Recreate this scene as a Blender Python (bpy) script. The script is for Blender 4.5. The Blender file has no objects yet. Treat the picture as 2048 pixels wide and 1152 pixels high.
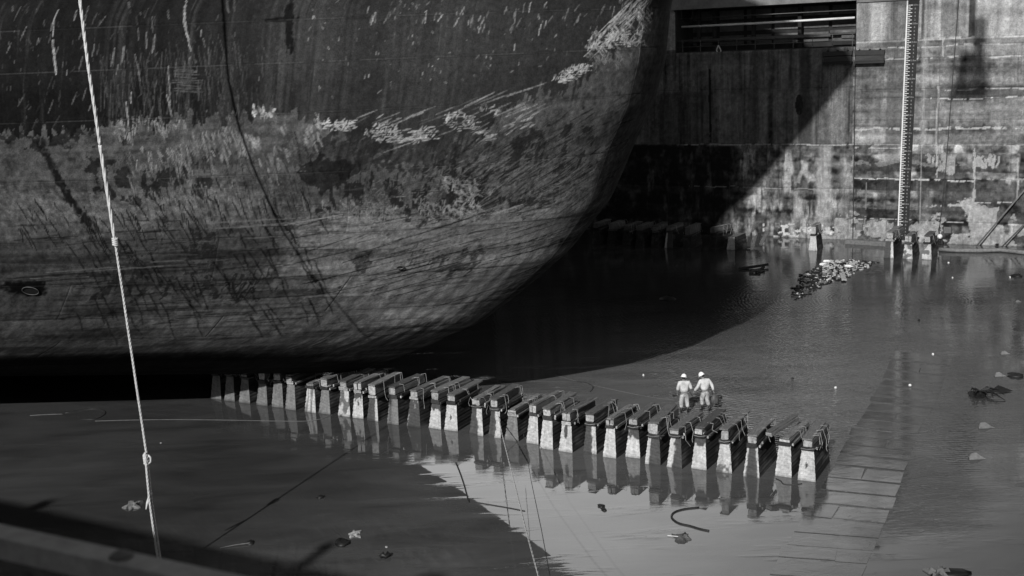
import bpy, bmesh, math, random
import numpy as np
from mathutils import Vector, Matrix

random.seed(7); RNG = np.random.RandomState(11)
scene = bpy.context.scene
COL = scene.collection

# ------------------------------------------------------------------ camera
F = 2430.0; H = 16.2; PITCH = math.atan(476/2430.); ROLL = math.radians(2.3)
fwd = np.array([0, math.cos(PITCH), -math.sin(PITCH)])
r0 = np.array([1., 0, 0]); u0 = np.cross(r0, fwd)
right = r0*math.cos(ROLL)-u0*math.sin(ROLL)
up = u0*math.cos(ROLL)+r0*math.sin(ROLL)
CAM = np.array([0, 0, H])
cam_d = bpy.data.cameras.new('camera'); cam = bpy.data.objects.new('camera', cam_d); COL.objects.link(cam)
m = Matrix.Identity(4)
for i in range(3):
    m[i][0] = right[i]; m[i][1] = up[i]; m[i][2] = -fwd[i]; m[i][3] = CAM[i]
cam.matrix_world = m
cam_d.sensor_width = 36; cam_d.lens = F/2048*36; cam_d.clip_start = 0.05; cam_d.clip_end = 3000
cam_d.dof.use_dof = True; cam_d.dof.focus_distance = 52; cam_d.dof.aperture_fstop = 3.4
scene.camera = cam

# ------------------------------------------------------------------ light
SUN_AZ = math.radians(21.05); SUN_EL = math.radians(30)
world = bpy.data.worlds.new('World'); scene.world = world; world.use_nodes = True
wn = world.node_tree; wn.nodes.clear()
sky = wn.nodes.new('ShaderNodeTexSky'); sky.sky_type = 'NISHITA'; sky.sun_disc = False
sky.sun_elevation = SUN_EL; sky.sun_rotation = math.pi+SUN_AZ
sky.air_density = 1.0; sky.dust_density = 2.5; sky.ozone_density = 1.0
bw = wn.nodes.new('ShaderNodeRGBToBW')
bg = wn.nodes.new('ShaderNodeBackground'); bg.inputs['Strength'].default_value = 0.05
wo = wn.nodes.new('ShaderNodeOutputWorld')
# haze and cloud bank added low in the sky, brightest where water mirrors it
wtc = wn.nodes.new('ShaderNodeTexCoord'); wsx = wn.nodes.new('ShaderNodeSeparateXYZ'); wn.links.new(wtc.outputs['Generated'], wsx.inputs[0])
wno = wn.nodes.new('ShaderNodeTexNoise'); wno.inputs['Scale'].default_value = 1.6; wno.inputs['Detail'].default_value = 5
wmp = wn.nodes.new('ShaderNodeMapping'); wmp.inputs['Scale'].default_value = (1, 1, 3); wn.links.new(wtc.outputs['Generated'], wmp.inputs[0]); wn.links.new(wmp.outputs[0], wno.inputs['Vector'])
wel = wn.nodes.new('ShaderNodeMapRange'); wel.interpolation_type = 'SMOOTHSTEP'
for i_, v_ in ((1, .40), (2, .50), (3, 1), (4, 0)): wel.inputs[i_].default_value = v_
wn.links.new(wsx.outputs[2], wel.inputs[0])
wcl = wn.nodes.new('ShaderNodeMapRange')
for i_, v_ in ((1, .35), (2, .65), (3, 25), (4, 38)): wcl.inputs[i_].default_value = v_
wn.links.new(wno.outputs['Fac'], wcl.inputs[0])
wdt = wn.nodes.new('ShaderNodeVectorMath'); wdt.operation = 'DOT_PRODUCT'; wn.links.new(wtc.outputs['Generated'], wdt.inputs[0]); wdt.inputs[1].default_value = (-.30, .954, 0)
wbk = wn.nodes.new('ShaderNodeMapRange'); wbk.interpolation_type = 'SMOOTHSTEP'
for i_, v_ in ((1, .66), (2, .90), (3, .12), (4, 1)): wbk.inputs[i_].default_value = v_
wn.links.new(wdt.outputs['Value'], wbk.inputs[0])
wbm = wn.nodes.new('ShaderNodeMath'); wbm.operation = 'MULTIPLY'; wn.links.new(wcl.outputs[0], wbm.inputs[0]); wn.links.new(wbk.outputs[0], wbm.inputs[1])
wmu = wn.nodes.new('ShaderNodeMath'); wmu.operation = 'MULTIPLY_ADD'; wn.links.new(wel.outputs[0], wmu.inputs[0]); wn.links.new(wbm.outputs[0], wmu.inputs[1]); wn.links.new(bw.outputs[0], wmu.inputs[2])
wn.links.new(sky.outputs[0], bw.inputs[0]); wn.links.new(wmu.outputs[0], bg.inputs['Color']); wn.links.new(bg.outputs[0], wo.inputs[0])
sl = bpy.data.lights.new('sun', 'SUN'); sl.energy = 5.0; sl.angle = math.radians(0.55); sl.color = (1, .995, .985)
sun = bpy.data.objects.new('sun', sl); COL.objects.link(sun)
sd = Vector((math.sin(SUN_AZ)*math.cos(SUN_EL), math.cos(SUN_AZ)*math.cos(SUN_EL), -math.sin(SUN_EL)))
sun.rotation_euler = sd.to_track_quat('-Z', 'Y').to_euler(); sun.location = (-20, -40, 60)
vs = scene.view_settings; vs.view_transform = 'Standard'; vs.look = 'None'; vs.gamma = 1; vs.exposure = -0.15; vs.use_curve_mapping = False

# ------------------------------------------------------------------ reference frames
def ray(x, y): return fwd+right*((x-1024)/F)+up*((576-y)/F)
def ground(x, y, z=0.0):
    d = ray(x, y); return CAM+d*((z-H)/d[2])
TH = math.radians(29.7)
R2 = np.array([math.cos(TH), -math.sin(TH)]); N2 = np.array([-math.sin(TH), -math.cos(TH)])
RZ = -TH                                  # things standing square with the dock
O2 = np.array([10.68, 43.])-N2*1.3        # ship centre line
W2 = np.array([27.73, 97.16])             # far wall face
D2 = np.array([math.sin(SUN_AZ), math.cos(SUN_AZ)])/math.tan(SUN_EL)
def wallpt(x, y):
    d = ray(x, y); n3 = np.array([N2[0], N2[1], 0]); W3 = np.array([W2[0], W2[1], 0])
    P = CAM+d*(((W3-CAM)@n3)/(d@n3)); return float((P[:2]-W2)@R2), float(P[2])
def wallw(w, z, out=0.0):
    p = W2+R2*w+N2*out; return (p[0], p[1], z)
def project(V):
    d = V-CAM; z = d@fwd; return 1024+F*(d@right)/z, 576-F*(d@up)/z

# ------------------------------------------------------------------ noise
def _h(ix, iy, s):
    n = (ix.astype(np.int64)*374761393+iy.astype(np.int64)*668265263+s*982451653) & 0x7fffffff
    n = ((n ^ (n >> 13))*1274126177) & 0x7fffffff
    return ((n ^ (n >> 16)) & 0xffff)/65535.0
def vn(x, y, s=0):
    ix = np.floor(x); iy = np.floor(y); fx = x-ix; fy = y-iy
    fx = fx*fx*(3-2*fx); fy = fy*fy*(3-2*fy); ix = ix.astype(np.int64); iy = iy.astype(np.int64)
    a = _h(ix, iy, s); b = _h(ix+1, iy, s); c = _h(ix, iy+1, s); d = _h(ix+1, iy+1, s)
    return (a*(1-fx)+b*fx)*(1-fy)+(c*(1-fx)+d*fx)*fy
def fbm(x, y, s=0, o=4):
    t = 0; a = .5; n = 0
    for k in range(o):
        t = t+a*vn(x*2**k+17.3*k, y*2**k+5.1*k, s+k*7); n += a; a *= .5
    return t/n
def ss(a, b, x):
    t = np.clip((x-a)/(b-a), 0, 1); return t*t*(3-2*t)
def inpoly(X, Y, poly):
    r = np.zeros(X.shape, bool); n = len(poly)
    for i in range(n):
        x1, y1 = poly[i]; x2, y2 = poly[(i+1) % n]
        if y1 == y2: continue
        c = ((y1 > Y) != (y2 > Y)) & (X < (x2-x1)*(Y-y1)/(y2-y1)+x1); r ^= c
    return r

# ------------------------------------------------------------------ materials
def node_mat(name):
    m = bpy.data.materials.new(name); m.use_nodes = True; nt = m.node_tree
    return m, nt, nt.nodes['Principled BSDF']
def N(nt, t, **k):
    n = nt.nodes.new(t)
    for a, v in k.items(): setattr(n, a, v)
    return n
def noise_node(nt, vec, scale, detail=4, rough=.6, dist=0.0):
    n = N(nt, 'ShaderNodeTexNoise'); n.inputs['Scale'].default_value = scale; n.inputs['Detail'].default_value = detail
    n.inputs['Roughness'].default_value = rough; n.inputs['Distortion'].default_value = dist
    if vec is not None: nt.links.new(vec, n.inputs['Vector'])
    return n.outputs['Fac']
def mapr(nt, v, a, b, c, d, clamp=True, smooth=False):
    n = N(nt, 'ShaderNodeMapRange'); n.clamp = clamp
    if smooth: n.interpolation_type = 'SMOOTHSTEP'
    for i, x in ((1, a), (2, b), (3, c), (4, d)):
        if hasattr(x, 'is_linked') or hasattr(x, 'node'): nt.links.new(x, n.inputs[i])
        else: n.inputs[i].default_value = x
    nt.links.new(v, n.inputs[0]); return n.outputs[0]
def mth(nt, op, a, b=None, c=None):
    n = N(nt, 'ShaderNodeMath', operation=op)
    for i, x in enumerate((a, b, c)):
        if x is None: continue
        if isinstance(x, (int, float)): n.inputs[i].default_value = x
        else: nt.links.new(x, n.inputs[i])
    return n.outputs[0]
def stretched(nt, src, sx, sy, sz, rot=0.0):
    mp = N(nt, 'ShaderNodeMapping'); mp.inputs['Scale'].default_value = (sx, sy, sz); mp.inputs['Rotation'].default_value = (0, 0, rot)
    nt.links.new(src, mp.inputs[0]); return mp.outputs[0]
def objcoord(nt, rnd=True):
    tc = N(nt, 'ShaderNodeTexCoord'); oi = N(nt, 'ShaderNodeObjectInfo')
    if not rnd: return tc.outputs['Object'], oi.outputs['Random']
    v = N(nt, 'ShaderNodeVectorMath', operation='MULTIPLY_ADD')
    cb = N(nt, 'ShaderNodeCombineXYZ')
    for i in range(3): nt.links.new(oi.outputs['Random'], cb.inputs[i])
    nt.links.new(cb.outputs[0], v.inputs[0]); v.inputs[1].default_value = (37, 61, 23); nt.links.new(tc.outputs['Object'], v.inputs[2])
    return v.outputs[0], oi.outputs['Random']
def bump(nt, bsdf, h, strength, dist):
    b = N(nt, 'ShaderNodeBump'); b.inputs['Strength'].default_value = strength; b.inputs['Distance'].default_value = dist
    nt.links.new(h, b.inputs['Height']); nt.links.new(b.outputs[0], bsdf.inputs['Normal']); return b

def simple(name, lo, hi, rough=.7, scale=6, sx=1, sy=1, sz=1, bs=.4, bd=.01, rnd=.3, spec=.3, metal=0):
    """grey weathered surface: noise between two albedos, random tone per object"""
    m, nt, b = node_mat(name); v, r = objcoord(nt)
    a = noise_node(nt, stretched(nt, v, sx, sy, sz), scale, 5, .65)
    c = noise_node(nt, v, scale*5, 3, .6)
    f = mth(nt, 'ADD', mth(nt, 'MULTIPLY', a, .7), mth(nt, 'MULTIPLY', c, .3))
    col = mapr(nt, f, .32, .68, lo, hi)
    col = mth(nt, 'MULTIPLY', col, mapr(nt, r, 0, 1, 1-rnd, 1+rnd))
    nt.links.new(col, b.inputs['Base Color']); b.inputs['Roughness'].default_value = rough
    b.inputs['Specular IOR Level'].default_value = spec; b.inputs['Metallic'].default_value = metal
    bump(nt, b, f, bs, bd); return m

def attr_mat(name, gs, rough, fine, bd, spec=.3, bs=.6):
    """surface whose worn paint / stain / painted shade tone comes from the mesh's wear attribute; adds fine grain and relief"""
    m, nt, b = node_mat(name)
    at = N(nt, 'ShaderNodeAttribute', attribute_name='wear_shade')
    sp = N(nt, 'ShaderNodeSeparateColor'); nt.links.new(at.outputs['Color'], sp.inputs[0])
    tc = N(nt, 'ShaderNodeTexCoord')
    g = noise_node(nt, tc.outputs['Object'], gs, 3, .7)
    g2 = noise_node(nt, tc.outputs['Object'], gs*3.1, 2, .6)
    k = mth(nt, 'MULTIPLY', mapr(nt, g, .25, .75, 1-fine, 1+fine), mapr(nt, g2, .3, .7, 1-fine*1.5, 1+fine*1.5))
    nt.links.new(mth(nt, 'MULTIPLY', sp.outputs[0], k), b.inputs['Base Color'])
    nt.links.new(mth(nt, 'ADD', sp.outputs[1], rough), b.inputs['Roughness'])
    b.inputs['Specular IOR Level'].default_value = spec
    h = mth(nt, 'ADD', mth(nt, 'MULTIPLY', g, .35), sp.outputs[2])
    bump(nt, b, h, bs, bd); return m

M_hull = attr_mat('weathered_hull_paint', 9, .62, .22, .02, .03, .28)
M_wall = attr_mat('stained_dock_concrete', 5, .8, .22, .03, .06)
M_block = attr_mat('stained_block_concrete', 14, .75, .15, .015, .25)
M_timber = simple('weathered_timber', .035, .17, .75, 3, 9, 1, 9, .6, .012, .45)
M_timber_end = simple('pale_timber_end', .08, .5, .8, 9, 1, 1, 1, .5, .01, .25)
M_timber_dark = simple('wet_dark_timber', .012, .05, .5, 3, 8, 1, 8, .5, .012, .3)
M_wire = simple('pale_binding_wire', .16, .4, .55, 20, rnd=.2, bs=.1)
M_wire_dark = simple('dark_wire', .02, .05, .6, 20, rnd=.2, bs=.1)
M_rope = simple('pale_fibre_rope', .38, .66, .85, 12, rnd=.05, bs=.4, bd=.006)
M_rope_g = simple('grey_fibre_rope', .30, .6, .85, 14, rnd=.1, bs=.4, bd=.006)
M_dark = simple('dark_metal', .008, .02, .6, 4, rnd=.2)
M_conc = simple('plain_concrete', .10, .22, .85, 1.2, rnd=.1)
M_conc_dark = simple('shade_dark_concrete', .012, .035, .9, .8, rnd=.1)  # near-black copy of the concrete: recess and joint shade put into the colour
M_steelgrey = simple('grey_steel_pipe', .05, .12, .5, 3, rnd=.2)
M_steelpale = simple('pale_steel_pipe', .45, .8, .4, 3, rnd=.1, sx=.3)
M_white = simple('white_painted_mark', .5, .8, .6, 10, rnd=.05, bs=.1)
M_fade = simple('faded_white_paint', .16, .34, .7, 9, rnd=.1, bs=.1)
M_board = simple('black_gauge_board', .008, .02, .6, 5, rnd=.05, bs=.1)
M_trash = simple('pale_litter', .08, .6, .5, 8, rnd=.5)
M_trash_d = simple('wet_dark_litter', .006, .02, .5, 6, rnd=.4)
M_rubber = simple('black_rubber', .01, .03, .5, 8, rnd=.2)
M_stone = simple('pale_stone', .07, .17, .8, 6, rnd=.2)
M_skin = simple('skin', .14, .20, .55, 12, rnd=.1, bs=.1)
M_hair = simple('black_hair', .008, .02, .6, 20, rnd=.1)
M_shirt = simple('pale_work_shirt', .28, .72, .9, 5, rnd=.06, bs=.9, bd=.03)
M_trous = simple('pale_work_trousers', .14, .6, .9, 5, rnd=.06, bs=.9, bd=.03)
M_boot = simple('black_rubber_boot', .01, .02, .35, 8, rnd=.1)
M_hat = simple('white_hard_hat_shell', .75, .85, .3, 3, rnd=.03, bs=.05)
M_bag = simple('dark_grey_bag', .03, .11, .6, 8, rnd=.1)
M_rail = simple('painted_steel_rail', .22, .42, .6, 9, rnd=.1)

# ------------------------------------------------------------------ object helpers
def tag(o, label=None, cat=None, group=None, kind=None):
    if label: o['label'] = label
    if cat: o['category'] = cat
    if group: o['group'] = group
    if kind: o['kind'] = kind
    return o
def empty(name, loc, rz=0.0, label=None, cat=None, group=None, kind=None):
    o = bpy.data.objects.new(name, None); COL.objects.link(o); o.location = loc; o.rotation_euler = (0, 0, rz)
    o.empty_display_size = .3
    return tag(o, label, cat, group, kind)
def link(name, me, mat, parent=None, smooth=False):
    if mat is not None and len(me.materials) == 0: me.materials.append(mat)
    o = bpy.data.objects.new(name, me); COL.objects.link(o)
    if parent is not None: o.parent = parent
    if smooth:
        me.polygons.foreach_set('use_smooth', [True]*len(me.polygons))
    return o
class MB:
    """collects shapes into one mesh"""
    def __init__(s): s.v = []; s.f = []
    def add(s, v, f):
        o = len(s.v); s.v += [tuple(map(float, p)) for p in v]; s.f += [tuple(i+o for i in q) for q in f]; return s
    def box(s, x0, x1, y0, y1, z0, z1, M=None, jit=0, taper=None):
        v = [(x0, y0, z0), (x1, y0, z0), (x1, y1, z0), (x0, y1, z0), (x0, y0, z1), (x1, y0, z1), (x1, y1, z1), (x0, y1, z1)]
        if taper:
            cx = (x0+x1)/2; cy = (y0+y1)/2
            v = v[:4]+[(cx+(x-cx)*taper[0], cy+(y-cy)*taper[1], z) for x, y, z in v[4:]]
        if jit: v = [tuple(c+random.uniform(-jit, jit) for c in p) for p in v]
        if M is not None: v = [tuple(M @ Vector(p)) for p in v]
        return s.add(v, [(0, 3, 2, 1), (4, 5, 6, 7), (0, 1, 5, 4), (1, 2, 6, 5), (2, 3, 7, 6), (3, 0, 4, 7)])
    def tube(s, pts, r, n=6, cap=True):
        pts = [Vector(p) for p in pts]; k = len(pts); rs = r if isinstance(r, (list, tuple)) else [r]*k
        v = []; pn = None
        for i, p in enumerate(pts):
            t = (pts[min(i+1, k-1)]-pts[max(i-1, 0)])
            if t.length < 1e-9: t = Vector((0, 0, 1))
            t.normalize()
            if pn is None: pn = t.orthogonal().normalized()
            a = (pn-t*pn.dot(t));
            if a.length < 1e-6: a = t.orthogonal()
            a.normalize(); pn = a; b = t.cross(a)
            for j in range(n):
                w = 2*math.pi*j/n; v.append(p+(a*math.cos(w)+b*math.sin(w))*rs[i])
        f = [(i*n+j, i*n+(j+1) % n, (i+1)*n+(j+1) % n, (i+1)*n+j) for i in range(k-1) for j in range(n)]
        if cap: f += [tuple(range(n-1, -1, -1)), tuple((k-1)*n+j for j in range(n))]
        return s.add(v, f)
    def lump(s, c, rx, ry, rz, seed=0, n=7, m_=5, jit=.25, cut=None):
        rr = random.Random(seed); v = []
        for i in range(m_+1):
            a = math.pi*i/m_
            for j in range(n):
                b = 2*math.pi*j/n; k = 1+rr.uniform(-jit, jit)
                z = math.cos(a)*rz*k
                v.append((c[0]+math.sin(a)*math.cos(b)*rx*k, c[1]+math.sin(a)*math.sin(b)*ry*k, c[2]+z))
        f = [(i*n+j, (i+1)*n+j, (i+1)*n+(j+1) % n, i*n+(j+1) % n) for i in range(m_) for j in range(n)]
        return s.add(v, f)
    def mesh(s, name):
        me = bpy.data.meshes.new(name); me.from_pydata(s.v, [], s.f); me.update(); return me
    def build(s, name, mat, parent=None, smooth=False): return link(name, s.mesh(name), mat, parent, smooth)
def grid_mesh(name, V, wear_shade=None, flip=False):
    """V rows x cols x 3 -> mesh; wear rows x cols x 3 -> colour attribute"""
    r, c = V.shape[:2]; me = bpy.data.meshes.new(name)
    me.vertices.add(r*c); me.vertices.foreach_set('co', V.reshape(-1).astype(np.float32))
    i = np.arange((r-1)*(c-1)); a = (i//(c-1))*c+i % (c-1)
    q = np.stack([a, a+1, a+c+1, a+c], -1)
    if flip: q = q[:, ::-1]
    nq = len(q); me.loops.add(nq*4); me.loops.foreach_set('vertex_index', q.reshape(-1).astype(np.int32))
    me.polygons.add(nq); me.polygons.foreach_set('loop_start', np.arange(0, nq*4, 4, dtype=np.int32))
    me.polygons.foreach_set('loop_total', np.full(nq, 4, np.int32)); me.polygons.foreach_set('use_smooth', np.ones(nq, bool))
    me.update(calc_edges=True)
    if wear_shade is not None:
        at = me.color_attributes.new('wear_shade', 'FLOAT_COLOR', 'POINT')
        w = np.ones((r*c, 4), np.float32); w[:, :3] = wear_shade.reshape(-1, 3); at.data.foreach_set('color', w.reshape(-1))
    return me
def sp(p0, p1, p2, n=8):
    a, b, c = map(Vector, (p0, p1, p2))
    return [a*(1-t)**2+b*2*t*(1-t)+c*t*t for t in [i/(n-1) for i in range(n)]]
def gp(x, y, z=0.0):
    p = ground(x, y, z); return (float(p[0]), float(p[1]), float(p[2]))

# ================================================================== DOCK FLOOR AND WATER
def water_material():
    m, nt, b = node_mat('muddy_water'); g = N(nt, 'ShaderNodeNewGeometry'); pos = g.outputs['Position']
    big = noise_node(nt, stretched(nt, pos, 1, 1, 0), .05, 3, .5)
    med = noise_node(nt, stretched(nt, pos, .35, 1.1, 0, .5), .55, 5, .6, .6)
    sx = N(nt, 'ShaderNodeSeparateXYZ'); nt.links.new(pos, sx.inputs[0]); X, Y = sx.outputs[0], sx.outputs[1]
    def blob(cx, cy, rx, ry, a, c):
        dx = mth(nt, 'DIVIDE', mth(nt, 'SUBTRACT', X, cx), rx); dy = mth(nt, 'DIVIDE', mth(nt, 'SUBTRACT', Y, cy), ry)
        d = mth(nt, 'SQRT', mth(nt, 'ADD', mth(nt, 'MULTIPLY', dx, dx), mth(nt, 'MULTIPLY', dy, dy)))
        return mapr(nt, mth(nt, 'ADD', d, mth(nt, 'MULTIPLY', mth(nt, 'SUBTRACT', med, .5), .5)), a, c, 1, 0, smooth=True)
    pale_patch = blob(8, 57, 13, 13, .3, 1.3)              # broad paler patch around the walkway
    pale_patch2 = blob(3, 42, 14, 14, .2, 1.2)
    col = mapr(nt, big, .3, .7, .034, .050)
    col = mth(nt, 'ADD', col, mth(nt, 'MULTIPLY', pale_patch, .065))
    col = mth(nt, 'ADD', col, mth(nt, 'MULTIPLY', pale_patch2, .03))
    col = mth(nt, 'MULTIPLY', col, mapr(nt, med, .3, .7, .62, 1.38))
    nt.links.new(col, b.inputs['Base Color'])
    b.inputs['IOR'].default_value = 1.52; b.inputs['Specular IOR Level'].default_value = .6
    ro = mapr(nt, med, .4, .75, .015, .05)
    nt.links.new(ro, b.inputs['Roughness'])
    # ripples: wind rings right of the bow, weak elsewhere
    fineV = stretched(nt, pos, 1, .8, 0, -.5)
    rip = noise_node(nt, fineV, 3.4, 3, .55, 1.4)
    wv = N(nt, 'ShaderNodeTexWave', wave_type='RINGS', rings_direction='SPHERICAL'); wv.inputs['Scale'].default_value = 1.3; wv.inputs['Distortion'].default_value = 5
    wv.inputs['Detail'].default_value = 3; wv.inputs['Detail Scale'].default_value = .8
    off = N(nt, 'ShaderNodeVectorMath', operation='SUBTRACT'); nt.links.new(pos, off.inputs[0]); off.inputs[1].default_value = (24, 74, 0)
    nt.links.new(off.outputs[0], wv.inputs['Vector'])
    rmask = mth(nt, 'ADD', mth(nt, 'MULTIPLY', blob(14.5, 61, 8.5, 18, .3, 1.2), .85), mth(nt, 'MULTIPLY', blob(16, 78, 20, 18, .4, 1.4), .16))
    pm = mapr(nt, noise_node(nt, stretched(nt, pos, .25, 1, 0, .15), .8, 3, .6), .52, .66, 0, 1)
    fs = mth(nt, 'MULTIPLY', noise_node(nt, stretched(nt, pos, .5, 3.2, 0, .1), 3.2, 3, .6), pm)
    h = mth(nt, 'ADD', mth(nt, 'MULTIPLY', mth(nt, 'ADD', rip, mth(nt, 'MULTIPLY', wv.outputs['Fac'], .22)), rmask), mth(nt, 'MULTIPLY', fs, .13))
    h = mth(nt, 'ADD', h, mth(nt, 'MULTIPLY', noise_node(nt, pos, .8, 2, .5), .035))
    h = mth(nt, 'ADD', h, mth(nt, 'MULTIPLY', mth(nt, 'MULTIPLY', noise_node(nt, stretched(nt, pos, .8, 2.2, 0, -.2), 2.6, 4, .6, 1.0), blob(13.5, 42.5, 3.2, 5.5, .3, 1.2)), 1.1))
    bump(nt, b, h, 1.0, .045)
    return m
M_water = water_material()
M_mud = simple('dock_mud', .03, .06, .6, .5)
mb = MB(); mb.box(-260, 260, -60, 420, -1.2, -.35); o = mb.build('dock_floor', M_mud); tag(o, kind='structure')
mb = MB()
mb.add([(-240, -30, 0), (240, -30, 0), (240, 300, 0), (-240, 300, 0)], [(0, 1, 2, 3)])
o = mb.build('shallow_water', M_water); tag(o, kind='structure')

def slab_material():
    m, nt, b = node_mat('wet_floor_slab'); g = N(nt, 'ShaderNodeNewGeometry'); pos = g.outputs['Position']
    v, r = objcoord(nt)
    a = noise_node(nt, stretched(nt, pos, .7, 1.4, 0, .4), 1.6, 6, .65, .8)
    b2 = noise_node(nt, pos, 9, 4, .6)
    col = mth(nt, 'MULTIPLY', mapr(nt, a, .3, .7, .035, .085), mapr(nt, r, 0, 1, .85, 1.15))
    nt.links.new(col, b.inputs['Base Color'])
    nt.links.new(mapr(nt, a, .40, .66, .02, .08), b.inputs['Roughness'])
    b.inputs['IOR'].default_value = 1.52; b.inputs['Specular IOR Level'].default_value = .6
    h = mth(nt, 'ADD', mth(nt, 'MULTIPLY', a, 1.0), mth(nt, 'MULTIPLY', b2, .16))
    bump(nt, b, h, .16, .03); return m
M_slab = slab_material()
apron = empty('slab_pavement', gp(1700, 980, 0), 0); tag(apron, kind='structure')
def lerp(a, b, t): return tuple(a[i]+(b[i]-a[i])*t for i in range(len(a)))
Lf = [(1790, 700), (1774.6, 739), (1721.7, 837), (1698, 872.6), (1627.5, 1006), (1584, 1065), (1540, 1150), (1500, 1230)]
Rt = [(1905, 712), (1890, 755), (1871, 806), (1831.5, 872.6), (1784, 1014), (1755, 1080.5), (1722, 1165), (1690, 1250)]
def edge_at(poly, y):
    for i in range(len(poly)-1):
        if poly[i][1] <= y <= poly[i+1][1]:
            return lerp(poly[i], poly[i+1], (y-poly[i][1])/(poly[i+1][1]-poly[i][1]))
    return poly[-1]
ly = [700, 718, 739, 757, 771, 790, 804, 820, 837, 855, 872.6, 889, 908, 930, 955, 980, 1006, 1034, 1065, 1090, 1115, 1150, 1190, 1229]
for i in range(len(ly)-1):
    y0 = ly[i]+.8+.001*ly[i]; y1 = ly[i+1]-.8-.001*ly[i]
    dy = 14+.02*i
    y0 += random.uniform(-.5, .9); y1 += random.uniform(-.9, .3)
    A = edge_at(Lf, y0); A = (A[0]+random.uniform(-5, 5), A[1]); B = edge_at(Rt, min(1250, y0+dy)); C_ = edge_at(Rt, min(1250, y1+dy)); D_ = edge_at(Lf, y1)
    mid = random.uniform(.35, .65)
    for (s0, s1) in ((0, mid-.006), (mid+.006, 1)) if i % 3 == 1 else ((0, 1),):
        q = [lerp(A, B, s0), lerp(A, B, s1), lerp(D_, C_, s1), lerp(D_, C_, s0)]
        zt = random.uniform(.006, .022)
        if i < 6: zt = .004+.002*(i % 2)
        P = [np.array(gp(*k, 0))+np.array([random.uniform(-.05, .05), random.uniform(-.05, .05), 0]) for k in q]; cen = sum(P)/4
        mb = MB(); top = [(p[0], p[1], zt) for p in P]; cen = (cen[0], cen[1], 0)
        sh = [(cen[0]+(p[0]-cen[0])*1.0, cen[1]+(p[1]-cen[1])*1.0, -.2) for p in P]
        loc = apron.location
        allv = [(x-loc[0], y-loc[1], z-loc[2]) for x, y, z in sh+top]
        mb.add(allv, [(0, 1, 2, 3)[::-1], (4, 5, 6, 7)[::-1], (0, 1, 5, 4), (1, 2, 6, 5), (2, 3, 7, 6), (3, 0, 4, 7)])
        o = mb.build('slab', M_slab, apron)
        bm_ = bmesh.new(); bm_.from_mesh(o.data); bmesh.ops.recalc_face_normals(bm_, faces=bm_.faces); bm_.to_mesh(o.data); bm_.free()

# ================================================================== SHIP
zk = np.array([1.75, 2.7, 3.87, 4.65, 6.1, 7.9, 10, 12.3, 13.9, 15.6, 17.8, 20, 22.4, 25.4, 27.8, 31, 33.4, 36, 40, 45, 50])
tk = np.array([-21.9, -19, -16.4, -14.7, -12.7, -10.5, -8.75, -7.75, -6.9, -6.4, -6.1, -4.9, -5.5, -8.6, -13.2, -15.6, -14.8, -11.8, -8.4, -4.1, 0.5])
ak = np.interp(zk, [1.75, 3, 4, 5.2, 6, 7.56, 9.24, 10.57, 12.3, 14.3, 16, 18.25, 20, 22.4, 25.4, 28, 31, 36, 50], [.12, .6, .95, 1.14, 1.49, 2.06, 2.58, 3.0, 3.32, 3.45, 3.48, 3.38, 3.2, 2.9, 2.4, 2.2, 2.2, 2.2, 2.6])
bk = np.interp(zk, [1.75, 3, 4, 5.2, 6, 7.56, 9.24, 10.57, 12.3, 31, 50], [.40, .40, .40, .33, .28, .19, .11, .06, .03, .05, .3])
_z = np.arange(1.75, 50.01, .05); _tab = []
for v in (tk, ak, bk):
    y = np.interp(_z, zk, v); w = np.hanning(21)[1:-1]; w /= w.sum(); p = np.pad(y, (9, 9), mode='reflect', reflect_type='odd'); _tab.append(np.convolve(p, w, 'valid'))
def hull_pts(q, z):
    ts, a, b = [np.interp(z, _z, t) for t in _tab]
    y = np.sign(q)*(a*np.abs(q)+b*q*q); y = y/(1+(np.abs(y)/26)**6)**(1/6); t = ts-q*q
    return np.stack([O2[0]+R2[0]*t+N2[0]*y, O2[1]+R2[1]*t+N2[1]*y, z+0*q], -1)
DZ = .04
qs = [-11.5, -10, -8.5, -7, -6, -5, -4.2, -3.5, -2.9, -2.4, -2.0]
q = -1.7
while q < 4.9:
    qs.append(q); q += (.042 if q > -.9 else .2)/math.sqrt(4*q*q+9.5)
qs += [4.95, 5.1, 5.4, 5.8, 6.3, 7, 8, 9.2, 10.5, 11.5]
STEM = .33
qs = np.array(sorted(qs)); jst = int(np.argmin(abs(qs-STEM)))
zs = np.concatenate([np.arange(1.75, 20.0, DZ), np.arange(20.2, 31, .6), np.arange(31.5, 45.2, 1.05)])
QQ, ZZ = np.meshgrid(qs, zs); HV = hull_pts(QQ, ZZ)
HPX, HPY = project(HV.reshape(-1, 3)); HPX = HPX.reshape(QQ.shape); HPY = HPY.reshape(QQ.shape)
# arc length along the hull measured at mid height, metres
irow = int(np.argmin(abs(zs-12))); seg = np.linalg.norm(np.diff(HV[irow], axis=0), axis=1); SS = np.concatenate([[0], np.cumsum(seg)]); SS -= SS[jst]
SX = np.tile(SS, (len(zs), 1))
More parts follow.
